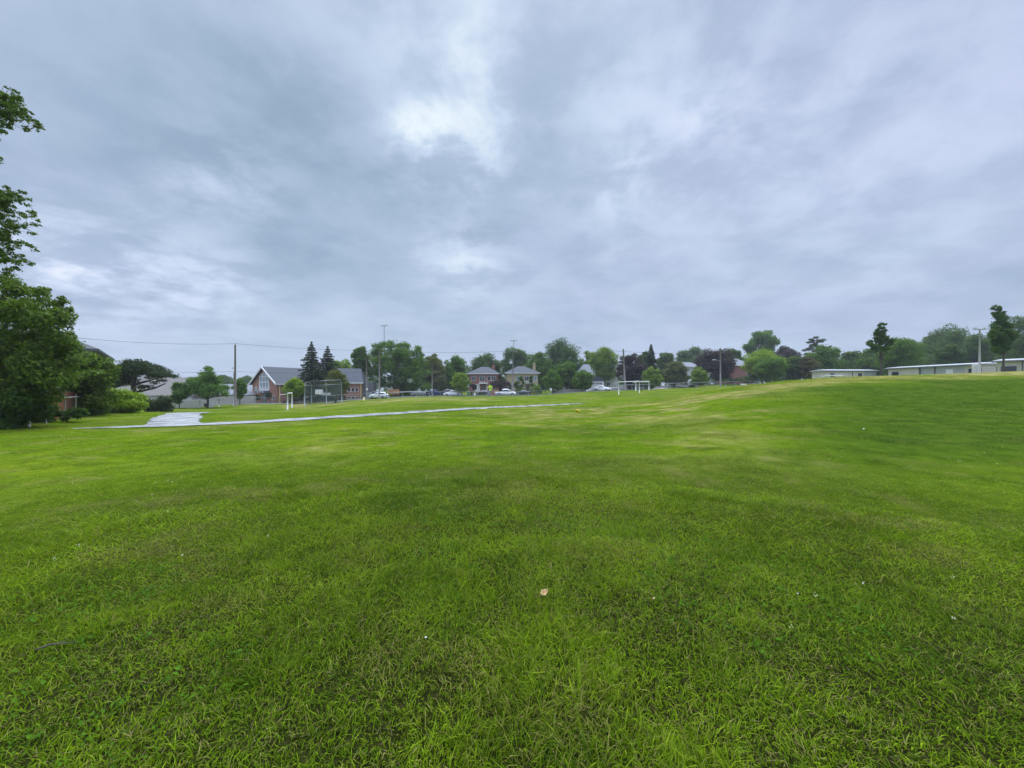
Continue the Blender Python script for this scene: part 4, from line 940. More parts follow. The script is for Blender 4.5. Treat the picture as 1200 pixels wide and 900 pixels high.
fence('chain_link_fence', 'chain link fence along the church front behind the small goal', 'fence', [(X(210, 70), 70), (X(262, 74), 74), (X(330, 78), 78), (X(356, 79), 79)], 1.3, .06, 3.0, 'dullsteel', [1.3], 'dullsteel', 'mesh')
fence('chain_link_fence', 'chain link fence right of the backstop below the church hall', 'fence', [(X(402, 80), 80), (X(432, 83), 83)], 1.3, .05, 2.8, 'dullsteel', [1.3], 'dullsteel', 'mesh')
fence('chain_link_fence', 'rusty chain link boundary fence in front of the red boards', 'fence', [(X(0, 15.8), 15.8), (X(36, 16.9), 16.9), (X(71, 19.6), 19.6), (X(100, 24.5), 24.5), (X(118, 28.5), 28.5)], 1.25, .035, 2.9, 'greywood', [1.2], 'greywood', 'mesh')
o = MB().tube([(0, 0, -.2), (0, 0, .66)], .05, 10).build('marker_post', 'white'); o.location = (X(34, 16.7), 16.7, G(X(34, 16.7), 16.7)); tag(o, 'short white post at the foot of the dark left shrub', 'post')
def board_fence(name, label, a, b_, hgt, mat, bw=.15):
    a, b_ = Vector(a), Vector(b_); d = b_-a; n = int(d.length/bw); o3 = Vector((a.x, a.y, G(a.x, a.y))); root = thing(name, label, 'fence', o3, math.atan2(d.y, d.x))
    m = MB()
    for i in range(n):
        p = a+d*(i/n); z = G(p.x, p.y)-o3.z; hh = hgt+random.uniform(-.02, .02); m.box(i*bw, i*bw+bw-.012, 0, .025, z-.05, z+hh)
    m.build('boards', mat, root)
    r_ = MB()
    for zz in (.35, hgt-.3):
        r_.box(0, n*bw, .03, .08, zz, zz+.09)
    r_.build('rail', mat, root)
    for i in range(0, n, 16):
        p = a+d*(i/n); z = G(p.x, p.y)-o3.z; MB().box(i*bw-.05, i*bw+.05, .085, .18, z-.2, z+hgt+.03).build('post', mat, root)
board_fence('board_fence', 'red stained board fence below the left trees', (X(48, 19.0), 19.0, 0), (X(110, 27), 27, 0), 1.5, 'redwood')
board_fence('board_fence', 'pale grey board fence in front of the flat pine bungalow', (X(196, 72), 72, 0), (X(300, 80), 80, 0), 1.6, 'greywood', .3)
def stone_wall():
    Z = 109; x0, x1 = X(646, Z), X(686, Z); g = G((x0+x1)/2, Z); root = thing('garden_wall', 'low grey stone garden wall below the white arch', 'wall', (x0, Z, g))
    m = MB(); n = int((x1-x0)/.5)
    for r_ in range(3):
        for i in range(n): 
            gx = G(x0+i*.5, Z)-g; m.box(i*.5+.25*(r_ % 2), i*.5+.25*(r_ % 2)+.48, random.uniform(-.03, .03), .35, gx-.1+r_*.36, gx-.1+r_*.36+.345)
    m.build('stones', 'stone', root)
stone_wall()
def arch():
    Z = 112; px = 672; x = X(px, Z); g = G(x, Z); root = thing('garden_arch', 'white rounded garden arch above the stone wall', 'arch', (x, Z, g))
    r_, zc = 1.25, ZT(452, Z)-g
    pts = [(-r_, 0, -.2), (-r_, 0, zc)]+[(-r_*math.cos(a), 0, zc+r_*math.sin(a)) for a in np.linspace(.2, math.pi-.2, 9)]+[(r_, 0, zc), (r_, 0, -.2)]
    MB().tube(pts, .2, 8).build('arch_frame', 'white', root)
    MB().box(-r_-1.3, -r_-.15, -.1, .1, -.2, zc+.5).build('side_panel', 'white', root)
    m = MB().tube([(r_+1.6, 0, 1.4), (r_+3.0, 0, -.1)], .22, 6).build('brace', 'white', root)
    o = MB().box(-.28, .28, -.15, .15, -.2, ZT(447, Z)-G(X(660.5, Z), Z)).box(-.36, .36, -.22, .22, ZT(447, Z)-G(X(660.5, Z), Z), ZT(446, Z)-G(X(660.5, Z), Z)).build('gate_post', 'white'); o.location = (X(660.5, Z), Z, G(X(660.5, Z), Z)); tag(o, 'white gate post left of the garden arch', 'post')
arch()
def brick_planter():
    Z = 112; x = X(579, Z); g = G(x, Z); root = thing('brick_wall', 'low red brick wall with tan coping behind the yellow sign', 'wall', (x, Z, g))
    MB().box(-1.2, 1.2, 0, .4, -.3, 1.35).build('bricks', 'redbrick', root); MB().box(-1.3, 1.3, -.08, .48, 1.352, 1.62).build('coping', 'orangewood', root)
brick_planter()

# ------------------------------------------------------------------ goals, backstop
def goal(label, p0, p1, hgt, r, name='goal_frame', group='white goals on the field'):
    a, b_ = Vector((p0[0], p0[1], G(*p0))), Vector((p1[0], p1[1], G(*p1))); d = b_-a; d.z = 0
    root = thing('soccer_goal', label, 'goal', a, math.atan2(d.y, d.x), group); L_ = d.length; zb = b_.z-a.z
    for xx, zz in ((0, 0), (L_, zb)):
        MB().tube([(xx, 0, zz-.2), (xx, 0, hgt+zb*xx/L_)], r, 10).build('post', 'white', root)
    MB().tube([(-r, 0, hgt), (L_+r, 0, hgt+zb)], r, 10).build('crossbar', 'white', root)
    for xx, zz in ((0, 0), (L_, zb)):
        MB().tube([(xx, .05, hgt+zz-.1), (xx, .9, hgt+zz-.2)], r*.4, 6).build('net_stay', 'white', root)
goal('nearer white goal in the middle distance, left of the chain link fence', (X(725, 74), 74), (X(749.3, 81), 81), 2.44, .085)
goal('farther white goal right behind the nearer one', (X(745, 97), 97), (X(760.5, 101), 101), 2.2, .13)
goal('narrow white goal seen almost edge on, left of the backstop', (X(337, 56), 56), (X(342.2, 62.4), 62.4), 2.35, .09)
goal('small white goal poking up behind the ridge before first portable', (X(967, 70), 70), (X(988, 70.6), 70.6), ZT(440, 70)-G(X(967, 70), 70), .08)
def backstop():
    Z = 70; root_x = X(357, Z); g = G(root_x, Z); root = thing('backstop', 'grey green chain link baseball backstop in front of the cedar', 'backstop', (root_x, Z, g), 0)
    def P(px, z_): return Vector((X(px, z_)-root_x, z_-Z, G(X(px, z_), z_)-g))
    A, B_, C_, D_ = P(357, 66.5), P(365, 74), P(382.5, 73), P(400.5, 73.5)
    H = 4.0
    st = [A, B_, C_, D_]
    for p in st: MB().tube([p-Vector((0, 0, .2)), p+Vector((0, 0, H-.45))], .085, 8).build('post', 'greensteel', root)
    tops = [A+Vector((.3, .3, H-.4)), B_+Vector((0, -.6, H+.35)), C_+Vector((0, -.6, H+.35)), D_+Vector((0, -.5, H+.35))]
    for zz in (.15, 1.5, H-.45): MB().tube([p+Vector((0, 0, zz)) for p in st], .055, 6).build('rail', 'greensteel', root)
    MB().tube([A+Vector((0, 0, H)), *tops[1:]], .055, 6).build('rail', 'greensteel', root)
    for p, q in zip(st, [A+Vector((0, 0, H)), *tops[1:]]): MB().tube([p+Vector((0, 0, H-.45)), q], .055, 6).build('overhang_arm', 'greensteel', root)
    for i in range(3):
        p, q = st[i], st[i+1]; MB().add([p, q, q+Vector((0, 0, H-.45)), p+Vector((0, 0, H-.45))], [(0, 1, 2, 3)]).build('mesh_panel', 'backmesh', root)
        tp = [A+Vector((0, 0, H)), *tops[1:]]; MB().add([p+Vector((0, 0, H-.45)), q+Vector((0, 0, H-.45)), tp[i+1], tp[i]], [(0, 1, 2, 3)]).build('mesh_panel', 'backmesh', root)
    MB().box(-.05, .05, 0, .0, 0, 0) if False else None
    # white board fixed behind the mesh
    q = P(374.5, 73.2); MB().box(q.x-.9, q.x+.6, q.y+.1, q.y+.16, 1.95, 2.85).box(q.x-.2, q.x+2.0, q.y+.17, q.y+.2, 1.85, 2.25).build('board', 'white', root)
    q = P(393.5, 72.6)
    MB().box(q.x-.12, q.x+.12, q.y-.2, q.y-.05, q.z, q.z+.5).build('base_box', 'black', root)
backstop()

# ------------------------------------------------------------------ poles, lamps, wires
TOPS = {}
def pole(key, px, Z, top, label, mat='wood', r=.15, lean=0, name='utility_pole', cat='pole', group='poles along the street'):
    x = X(px, Z); g = G(x, Z); H = ZT(top, Z)-g; root = thing(name, label, cat, (x, Z, g), 0, group)
    tp = (lean*Z/F, 0, H)
    MB().tube([(0, 0, -.4), (tp[0]*.5, 0, H*.5), tp], [r*1.15, r, r*.75], 10).build('shaft', mat, root)
    TOPS[key] = Vector((x+tp[0], Z, g+H)); return root, H, tp
p, H, tp = pole('a', 275.6, 67, 404, 'dark wooden utility pole left of the church', r=.16)
MB().cbox((-.28, -.05, H*.62), (.45, .2, .14)).build('lamp_head', 'steel', p); MB().tube([(0, 0, H-.05), (0, 0, H+.25)], .05, 6).build('insulator', 'ceramic', p)
MB().tube([(-.14, -.12, -.2), (-.14, -.12, H*.55)], .06, 6).build('conduit', 'steel', p)
p, H, tp = pole('b', 429.5, 88, 421, 'thin wooden pole beside the church hall', 'polewood', .15)
MB().cbox((.2, -.15, 2.3), (.3, .1, .55)).build('meter_box', 'white', p); MB().cbox((.6, -.05, .9), (1.1, .5, 1.5)).build('cabinet', 'dullsteel', p)
p, H, tp = pole('c', 444.6, 86, 410.5, 'tall grey pole rising by the white hatchback', 'polewood', .16)
p, H, tp = pole('d', 506.4, 91, 425.5, 'slim grey pole beside the blue car', 'polewood', .12)
MB().cbox((0, -.14, 1.6), (.28, .06, .4)).build('notice', 'white', p)
p, H, tp = pole('e', 601, 108, 411, 'utility pole with transformer in front of the buff house', 'polewood', .2)
MB().tube([(-.55, -.1, H-3.6), (-.55, -.1, H-2.4)], .42, 14).build('transformer', 'ceramic', p); MB().box(-1.3, 1.3, -.12, .12, H-.35, H-.15).build('crossarm', 'polewood', p)
for xx in (-1.1, 0, 1.1): MB().tube([(xx, 0, H-.15), (xx, 0, H+.15)], .06, 6).build('insulator', 'ceramic', p)
p, H, tp = pole('f', 732.8, 101, 409, 'leaning grey pole with lamp arm behind the nearer goal', 'polewood', .22, lean=-2.4)
MB().tube([(-.3, 0, H*.60), (-.9, -.1, H*.635), (-1.4, -.1, H*.64)], .05, 6).build('lamp_arm', 'steel', p); MB().cbox((-1.5, -.1, H*.645), (.75, .35, .22)).build('lamp_head', 'lamp', p)
p, H, tp = pole('g', 844.3, 112, 408, 'upright lamp pole in front of the large purple tree', 'polewood', .2)
MB().tube([(-.1, 0, H*.66), (-.8, -.1, H*.69), (-1.7, -.1, H*.70)], .05, 6).build('lamp_arm', 'steel', p); MB().cbox((-1.9, -.1, H*.70), (.9, .35, .2)).build('lamp_head', 'lamp', p)
p, H, tp = pole('h', 1148, 58, 385.5, 'concrete floodlight post between the portables on the right', 'concrete', .115, name='floodlight_post', cat='floodlight', group='floodlight masts')
MB().box(-.9, .9, -.06, .06, H-.12, H).build('crossarm', 'steel', p)
for xx in (-.7, .7): MB().cbox((xx, -.1, H+.12), (.45, .3, .22)).build('lamp_head', 'lamp', p)
for px, top, lab in ((450.2, 381.5, 'very tall floodlight mast rising above the biggest street tree'), (602, 399, 'far floodlight mast just above the trees behind the buff house')):
    p, H, tp = pole('m%d' % px, px, 190, top, lab, 'dullsteel', .15, name='floodlight_mast', cat='floodlight', group='floodlight masts')
    MB().box(-1.6, 1.6, -.15, .15, H-.3, H-.1).build('crossarm', 'dullsteel', p)
    for xx in (-1.3, -.45, .45, 1.3): MB().cbox((xx, -.3, H+.15), (.6, .4, .4)).build('lamp_head', 'lamp', p)
def wire(label, a, b_, sag, r=.018, name='power_line'):
    a, b_ = Vector(a), Vector(b_); pts = []
    for i in range(25):
        t = i/24; p = a.lerp(b_, t)-a; p.z -= sag*4*t*(1-t); pts.append(p)
    o = MB().tube(pts, r, 5, False).build(name, 'wire'); o.location = a; tag(o, label, 'wire', 'overhead wires')
wire('overhead wire from the left pole off toward the grey roof', TOPS['a']+Vector((0, 0, .2)), (X(60, 52), 52, ZT(393, 52)), .5, .022)
wire('overhead wire crossing the sky between the left pole and tall grey pole', TOPS['a']+Vector((0, 0, .2)), TOPS['c'], .35, .022)
wire('overhead wire in front of the biggest street tree', TOPS['c'], TOPS['e'], .5, .03)
wire('overhead wire in front of the great dark domed tree', TOPS['e'], TOPS['f']+Vector((0, 0, -.6)), .7, .03)
wire('overhead wire running right past the large purple tree', TOPS['f']+Vector((0, 0, -.6)), TOPS['g']+Vector((0, 0, -.3)), .8, .026)
wire('lower cable from the left pole toward the church gable', TOPS['a']+Vector((0, 0, -4.6)), TOPS['c']+Vector((0, 0, -4.4)), .5, .02)
wire('lower cable from the left pole off behind the flat pine', TOPS['a']+Vector((0, 0, -4.6)), (X(130, 60), 60, ZT(434, 60)), .3, .02)

# ------------------------------------------------------------------ vehicles (local +x forward)
ST = {
 'sedan': [(-2.35,.45,.72,.76,.68,.70,.60),(-2.25,.27,.86,.95,.80,.84,.68),(-1.75,.22,.94,1.02,.86,.89,.70),(-1.35,.2,.95,1.14,.87,.90,.64),(-.75,.2,.95,1.42,.87,.90,.58),(0,.2,.94,1.46,.87,.90,.60),(.45,.2,.93,1.38,.87,.90,.60),(1.1,.2,.92,1.0,.87,.89,.68),(1.75,.22,.85,.90,.85,.87,.66),(2.2,.28,.70,.74,.78,.82,.58),(2.35,.4,.58,.62,.66,.70,.5)],
 'hatch': [(-2.0,.42,.72,.78,.70,.74,.62),(-1.95,.27,.92,1.06,.80,.85,.66),(-1.6,.22,.96,1.34,.85,.88,.60),(-1.1,.2,.96,1.47,.86,.89,.60),(-.3,.2,.95,1.52,.86,.89,.61),(.3,.2,.94,1.44,.86,.89,.60),(.95,.2,.94,1.06,.86,.88,.66),(1.5,.22,.88,.94,.84,.86,.64),(1.9,.28,.72,.77,.77,.80,.56),(2.05,.4,.58,.62,.64,.68,.48)],
 'suv': [(-2.25,.5,.85,.9,.72,.78,.68),(-2.2,.32,1.02,1.4,.84,.9,.68),(-1.9,.28,1.05,1.66,.88,.93,.66),(-.8,.26,1.05,1.74,.89,.94,.68),(.2,.26,1.04,1.72,.89,.94,.68),(.6,.26,1.03,1.58,.89,.94,.68),(1.15,.26,1.03,1.12,.89,.92,.72),(1.8,.28,.98,1.04,.87,.9,.70),(2.2,.34,.82,.88,.8,.84,.62),(2.3,.45,.68,.72,.7,.74,.55)],
 'pickup': [(-2.85,.6,.98,1.0,.84,.88,.86),(-2.8,.4,1.05,1.07,.9,.94,.9),(-1.0,.38,1.06,1.08,.92,.96,.92),(-.95,.38,1.08,1.70,.92,.96,.72),(-.5,.36,1.08,1.86,.92,.96,.72),(.5,.36,1.07,1.86,.92,.96,.72),(.85,.36,1.07,1.72,.92,.96,.72),(1.35,.36,1.08,1.18,.92,.95,.78),(2.2,.38,1.06,1.12,.9,.94,.76),(2.7,.42,.92,.98,.86,.9,.7),(2.8,.55,.75,.8,.78,.82,.62)],
}
def car(px, Z, heading, kind, paint, name, label, group='vehicles along the street'):
    x = X(px, Z); root = thing(name, label, 'pickup' if kind == 'pickup' else 'car', (x, Z, G(x, Z)+.03), heading, group)
    st = ST[kind]; vs = []; n = 11
    def sec(s):
        xx, zl, zb, zt, wl, wb, wt = s; zm = (zl+zb)/2
        half = [(wl, zl), (wb*1.0, zm), (wb, zb), (wt+(wb-wt)*.12, zt-(zt-zb)*.1), (wt*.85, zt)]
        return [(xx, -y, z) for y, z in half]+[(xx, 0, zt+.02)]+[(xx, y, z) for y, z in reversed(half)]
    for s in st: vs += sec(s)
    fs = [(i*n+k, i*n+(k+1) % n, (i+1)*n+(k+1) % n, (i+1)*n+k) for i in range(len(st)-1) for k in range(n)]
    fs += [tuple(range(n)), tuple((len(st)-1)*n+k for k in reversed(range(n)))]
    MB().add(vs, fs, True).build('body', paint, root)
    # side glass
    for sy in (-1, 1):
        b = MB()
        for s0, s1 in zip(st, st[1:]):
            g0, g1 = s0[3]-s0[2], s1[3]-s1[2]
            if max(g0, g1) < .3 or abs(s1[0]-s0[0]) < .08: continue
            def pt(s, f): 
                y = s[5]+(s[6]+(s[5]-s[6])*.12-s[5])*f; return (s[0], sy*(y+.012), s[2]+(s[3]-(s[3]-s[2])*.1-s[2])*f)
            lo0, lo1 = (.12, .12); hi0, hi1 = .84, .84
            q = [pt(s0, lo0), pt(s1, lo1), pt(s1, hi1 if g1 > .3 else .14), pt(s0, hi0 if g0 > .3 else .14)]
            b.add(q, [(0, 1, 2, 3)])
        if b.v: b.build('side_window', 'glass', root)
    # windscreens on the steep top faces
    roofi = max(range(len(st)), key=lambda i: st[i][3])
    for nm, rngs in (('windscreen', range(roofi, len(st)-1)), ('rear_window', range(0, roofi))):
        b = MB()
        for i in rngs:
            s0, s1 = st[i], st[i+1]
            if abs(s1[3]-s0[3]) > .2 and max(s0[3], s1[3]) > 1.2 and min(s0[3]-s0[2], s1[3]-s1[2]) >= 0 and abs(s1[0]-s0[0]) > .04:
                def tp_(s, o_): return [(s[0], -s[6]*.80, s[3]+o_), (s[0], s[6]*.80, s[3]+o_)]
                a0, a1 = tp_(s0, .022), tp_(s1, .022); b.add([a0[0], a0[1], a1[1], a1[0]], [(0, 1, 2, 3)])
        if b.v: b.build(nm, 'glass', root)
    Lr, Lf = st[0][0], st[-1][0]; r_ = {'pickup': .40, 'suv': .36}.get(kind, .32)
    for xx in (Lr*.60, Lf*.64):
        for sy in (-1, 1):
            yy = sy*(st[4][5]-.09)
            w = MB().disc((xx, yy, r_), (0, 1, 0), r_, .22, 22).build('wheel', 'rubber', root)
            b = MB().disc((xx, yy+sy*.115, r_), (0, 1, 0), r_*.62, .03, 16)
            b.build('rim', 'rim', w)
    zb = st[-2][2]
    for sy in (-1, 1):
        MB().cbox((Lf-.09, sy*(st[-2][5]-.16), zb-.04), (.16, .30, .12)).build('headlight', 'lamp', root, .02)
        MB().cbox((Lr+.06, sy*(st[1][5]-.14), st[1][2]-.06), (.12, .24, .16)).build('tail_light', 'redlens', root, .02)
        MB().cbox((st[roofi][0]+1.0 if kind != 'pickup' else .95, sy*(st[4][5]+.08), st[4][2]+.06), (.12, .16, .12)).build('wing_mirror', paint, root, .03)
    MB().cbox((Lf-.02, 0, st[-1][1]+.02), (.12, 1.0, .12)).build('grille', 'black', root)
    for xx, zz in ((Lf+.03, st[-1][1]-.02), (Lr-.03, st[0][1]+.05)): MB().cbox((xx, 0, zz+.05), (.02, .42, .11)).build('number_plate', 'white', root)
    if kind == 'pickup':
        MB().box(-2.68, -1.05, -.76, .76, .62, 1.085).build('bed_floor', 'black', root)
    return root
car(444, 88, R(176), 'hatch', 'carwhite', 'parked_car', 'white hatchback facing left by the tall grey pole')
car(530.5, 99.5, R(184), 'sedan', 'carwhite', 'parked_car', 'white sedan facing left beneath the light green street tree')
car(592.5, 103.5, R(3), 'pickup', 'carwhite', 'pickup_truck', 'white pickup truck facing right in front of the buff house')
car(508.5, 104, R(60), 'suv', 'carblue', 'parked_car', 'dark blue car right beside the slim grey pole')
car(706, 107, R(-38), 'sedan', 'carwhite', 'parked_car', 'small white car angled on the drive of the white garage')
car(491, 110, R(180), 'sedan', 'cargrey', 'parked_car', 'silver grey car half hidden behind the low pipe fence')
car(438.5, 97, R(178), 'suv', 'cardark', 'parked_car', 'black car half hidden behind the white hatchback')
car(566, 113, R(178), 'sedan', 'cardark', 'parked_car', 'dark car parked before the red house porch')
car(523, 110, R(180), 'suv', 'cardark', 'parked_car', 'dark car behind the white sedan')
car(613, 113.5, R(182), 'sedan', 'cardark', 'parked_car', 'dark car right of the pickup truck by the hedge')

# ------------------------------------------------------------------ street bits
def crossing_sign():
    Z = 98; x = X(574.5, Z); g = G(x, Z); root = thing('road_sign', 'fluorescent yellow road sign on a grey post left of the pickup', 'sign', (x, Z, g))
    H = ZT(451.5, Z)-g
    MB().tube([(0, 0, -.2), (0, 0, H-.1)], .06, 8).build('post', 'dullsteel', root)
    MB().prism([(-.62, H-.75), (.62, H-.75), (.62, H-.3), (0, H+.1), (-.62, H-.3)], -.1, -.07).build('sign_plate', 'lime', root)
    MB().box(-.34, .34, -.1, -.07, H-1.35, H-.82).build('lower_plate', 'lime', root)
    MB().box(-.55, .55, -.115, -.102, H-.74, H-.66).build('dark_band', 'black', root)
    MB().cbox((-.22, -.05, .75), (.5, .3, 1.5)).build('utility_box', 'dullsteel', root)
crossing_sign()
def board():
    Z = 98; x = X(461.5, Z); g = G(x, Z); root = thing('hoarding', 'orange brown wooden hoarding behind the low pipe fence', 'hoarding', (x, Z, g))
    z0, z1 = ZT(462, Z)-g, ZT(456.3, Z)-g
    MB().box(-1.4, 1.4, 0, .05, z0, z1).build('board', 'orangewood', root)
    for xx in (-1.2, 1.2): MB().box(xx-.06, xx+.06, .055, .15, -.2, z1+.05).build('leg', 'wood', root)
    MB().box(-1.45, 1.45, -.03, .08, z1+.002, z1+.08).build('cap', 'orangewood', root)
board()
def bollard():
    Z = 82; x = X(426.5, Z); o = MB().tube([(0, 0, -.1), (0, 0, .62), (0, 0, .72)], [.2, .2, .12], 14).build('bollard', 'yellow'); o.location = (x, Z, G(x, Z)); tag(o, 'stubby pale yellow bollard left of the white hatchback', 'bollard')
bollard()
def small_sign(px, Z, top, bot, label, w):
    x = X(px, Z); g = G(x, Z); root = thing('notice_board', label, 'sign', (x, Z, g)); H = ZT(top, Z)-g; h0 = ZT(bot, Z)-g
    MB().tube([(0, 0, -.2), (0, 0, H-.1)], .045, 6).build('post', 'dullsteel', root); MB().box(-w/2, w/2, -.09, -.05, h0, H).build('plate', 'white', root, .02)
small_sign(645.5, 101, 455, 458.2, 'blank white notice board on a post left of the stone wall', .6)
def shape_bin(px, Z, w, h, mat, label, name='bin'):
    x = X(px, Z); root = thing(name, label, 'bin', (x, Z, G(x, Z)), 0, 'bins on the kerb')
    b = MB(); t = w*.42
    b.add([(-t, -t, .06), (t, -t, .06), (t, t, .06), (-t, t, .06), (-w/2, -w/2, h), (w/2, -w/2, h), (w/2, w/2, h), (-w/2, w/2, h)], [(0,3,2,1),(4,5,6,7),(0,1,5,4),(1,2,6,5),(2,3,7,6),(3,0,4,7)]); b.build('body', mat, root)
    MB().box(-w/2-.03, w/2+.03, -w/2-.03, w/2+.05, h+.003, h+.07).build('lid', mat, root, .015)
    for sx in (-1, 1): MB().disc((sx*w*.42, w*.42, .1), (1, 0, 0), .1, .05, 12).build('wheel', 'rubber', root)
shape_bin(549, 99, .62, 1.0, 'green', 'green wheeled bin right of the light green street tree')
shape_bin(553.2, 99.3, .6, 1.05, 'black', 'black wheeled bin between the green and the white bins')
shape_bin(556.3, 99.4, .5, .8, 'white', 'white wheeled bin, smallest of the three on the kerb')
shape_bin(242, 66, .5, .6, 'black', 'small black bin under the spreading maple')
def leaning_board():
    Z = 65; x = X(247.5, Z); g = G(x, Z); root = thing('sandwich_board', 'white folding board standing right of the maple trunk', 'board', (x, Z, g), R(20))
    MB().add([(-.5, -.45, 0), (.5, -.45, 0), (.5, -.03, 1.15), (-.5, -.03, 1.15), (-.5, -.41, 0), (.5, -.41, 0), (.5, 0, 1.15), (-.5, 0, 1.15)], [(0,1,2,3),(7,6,5,4),(0,4,5,1),(1,5,6,2),(2,6,7,3),(3,7,4,0)]).build('panel', 'siding', root)
    MB().tube([(.55, .05, 1.1), (1.1, .3, .0)], .04, 6).tube([(-.4, .05, 1.1), (-.2, .5, .0)], .04, 6).build('leg', 'white', root)
leaning_board()
def small_boat():
    Z = 116; x = X(811, Z); g = G(x, Z); root = thing('camper_trailer', 'white rounded trailer half hidden behind the chain link fence', 'trailer', (x, Z, g))
    prof = [(-1.1, .6), (1.0, .6), (1.25, 1.1), (1.2, 1.9), (.7, 2.35), (-.5, 2.35), (-1.2, 1.6)]
    MB().prism(prof, -.9, .9).build('body', 'carwhite', root, .15)
    MB().box(-4.2, 0, -.6, .6, .48, .66).build('chassis', 'siding', root); MB().box(-.3, .5, -.93, -.9, 1.45, 1.95).build('window', 'glass', root)
    for sy in (-1, 1): MB().disc((0, sy*.85, .32), (0, 1, 0), .32, .2, 18).build('wheel', 'rubber', root)
small_boat()
def bench(px, Z, label):
    x = X(px, Z); root = thing('park_bench', label, 'bench', (x, Z, G(x, Z)))
    MB().box(-.9, .9, -.2, .2, .42, .48).build('seat', 'white', root); MB().box(-.9, .9, .2, .25, .55, .9).build('backrest', 'white', root)
    for sx in (-.7, .7): MB().box(sx-.05, sx+.05, -.18, .22, -.1, .418).build('leg', 'dullsteel', root)
bench(872, 111, 'white bench at the fence right of the lamp pole')
def wire_dish():
    Z = 62; x = X(1143, Z); g = G(x, Z); root = thing('meter_cabinet', 'white rounded utility cabinet left of the concrete floodlight post', 'cabinet', (x, Z, g))
    MB().box(-.35, .35, -.25, .25, 0, ZT(427, Z)-g).build('body', 'siding', root, .08); MB().cbox((.02, -.26, 1.0), (.5, .02, 1.2)).build('door', 'white', root)
wire_dish()
fence('chain_link_fence', 'chain link fence between the middle and last portables', 'fence', [(X(1150, 62), 62), (X(1168, 60), 60)], 2.6, .05, 2.0, 'steel', [2.6, 1.4], 'steel', 'mesh')

# ------------------------------------------------------------------ haze
def haze():
    b = MB().box(-458, 458, -458, 458, -4.2, 36); m = bpy.data.materials.new('haze_air'); m.use_nodes = True; N, L = nt(m); N.remove(N['Principled BSDF'])
    v = N.new('ShaderNodeVolumePrincipled'); v.inputs['Color'].default_value = (.86, .91, 1, 1); v.inputs['Density'].default_value = HAZE; v.inputs['Anisotropy'].default_value = 0
    L.new(v.outputs[0], N['Material Output'].inputs['Volume']); m.cycles.homogeneous_volume = True
    o = b.build('haze', m); tag(o, 'thin pale air haze over the whole field', 'haze', kind='stuff')
HAZE = .00038
haze()

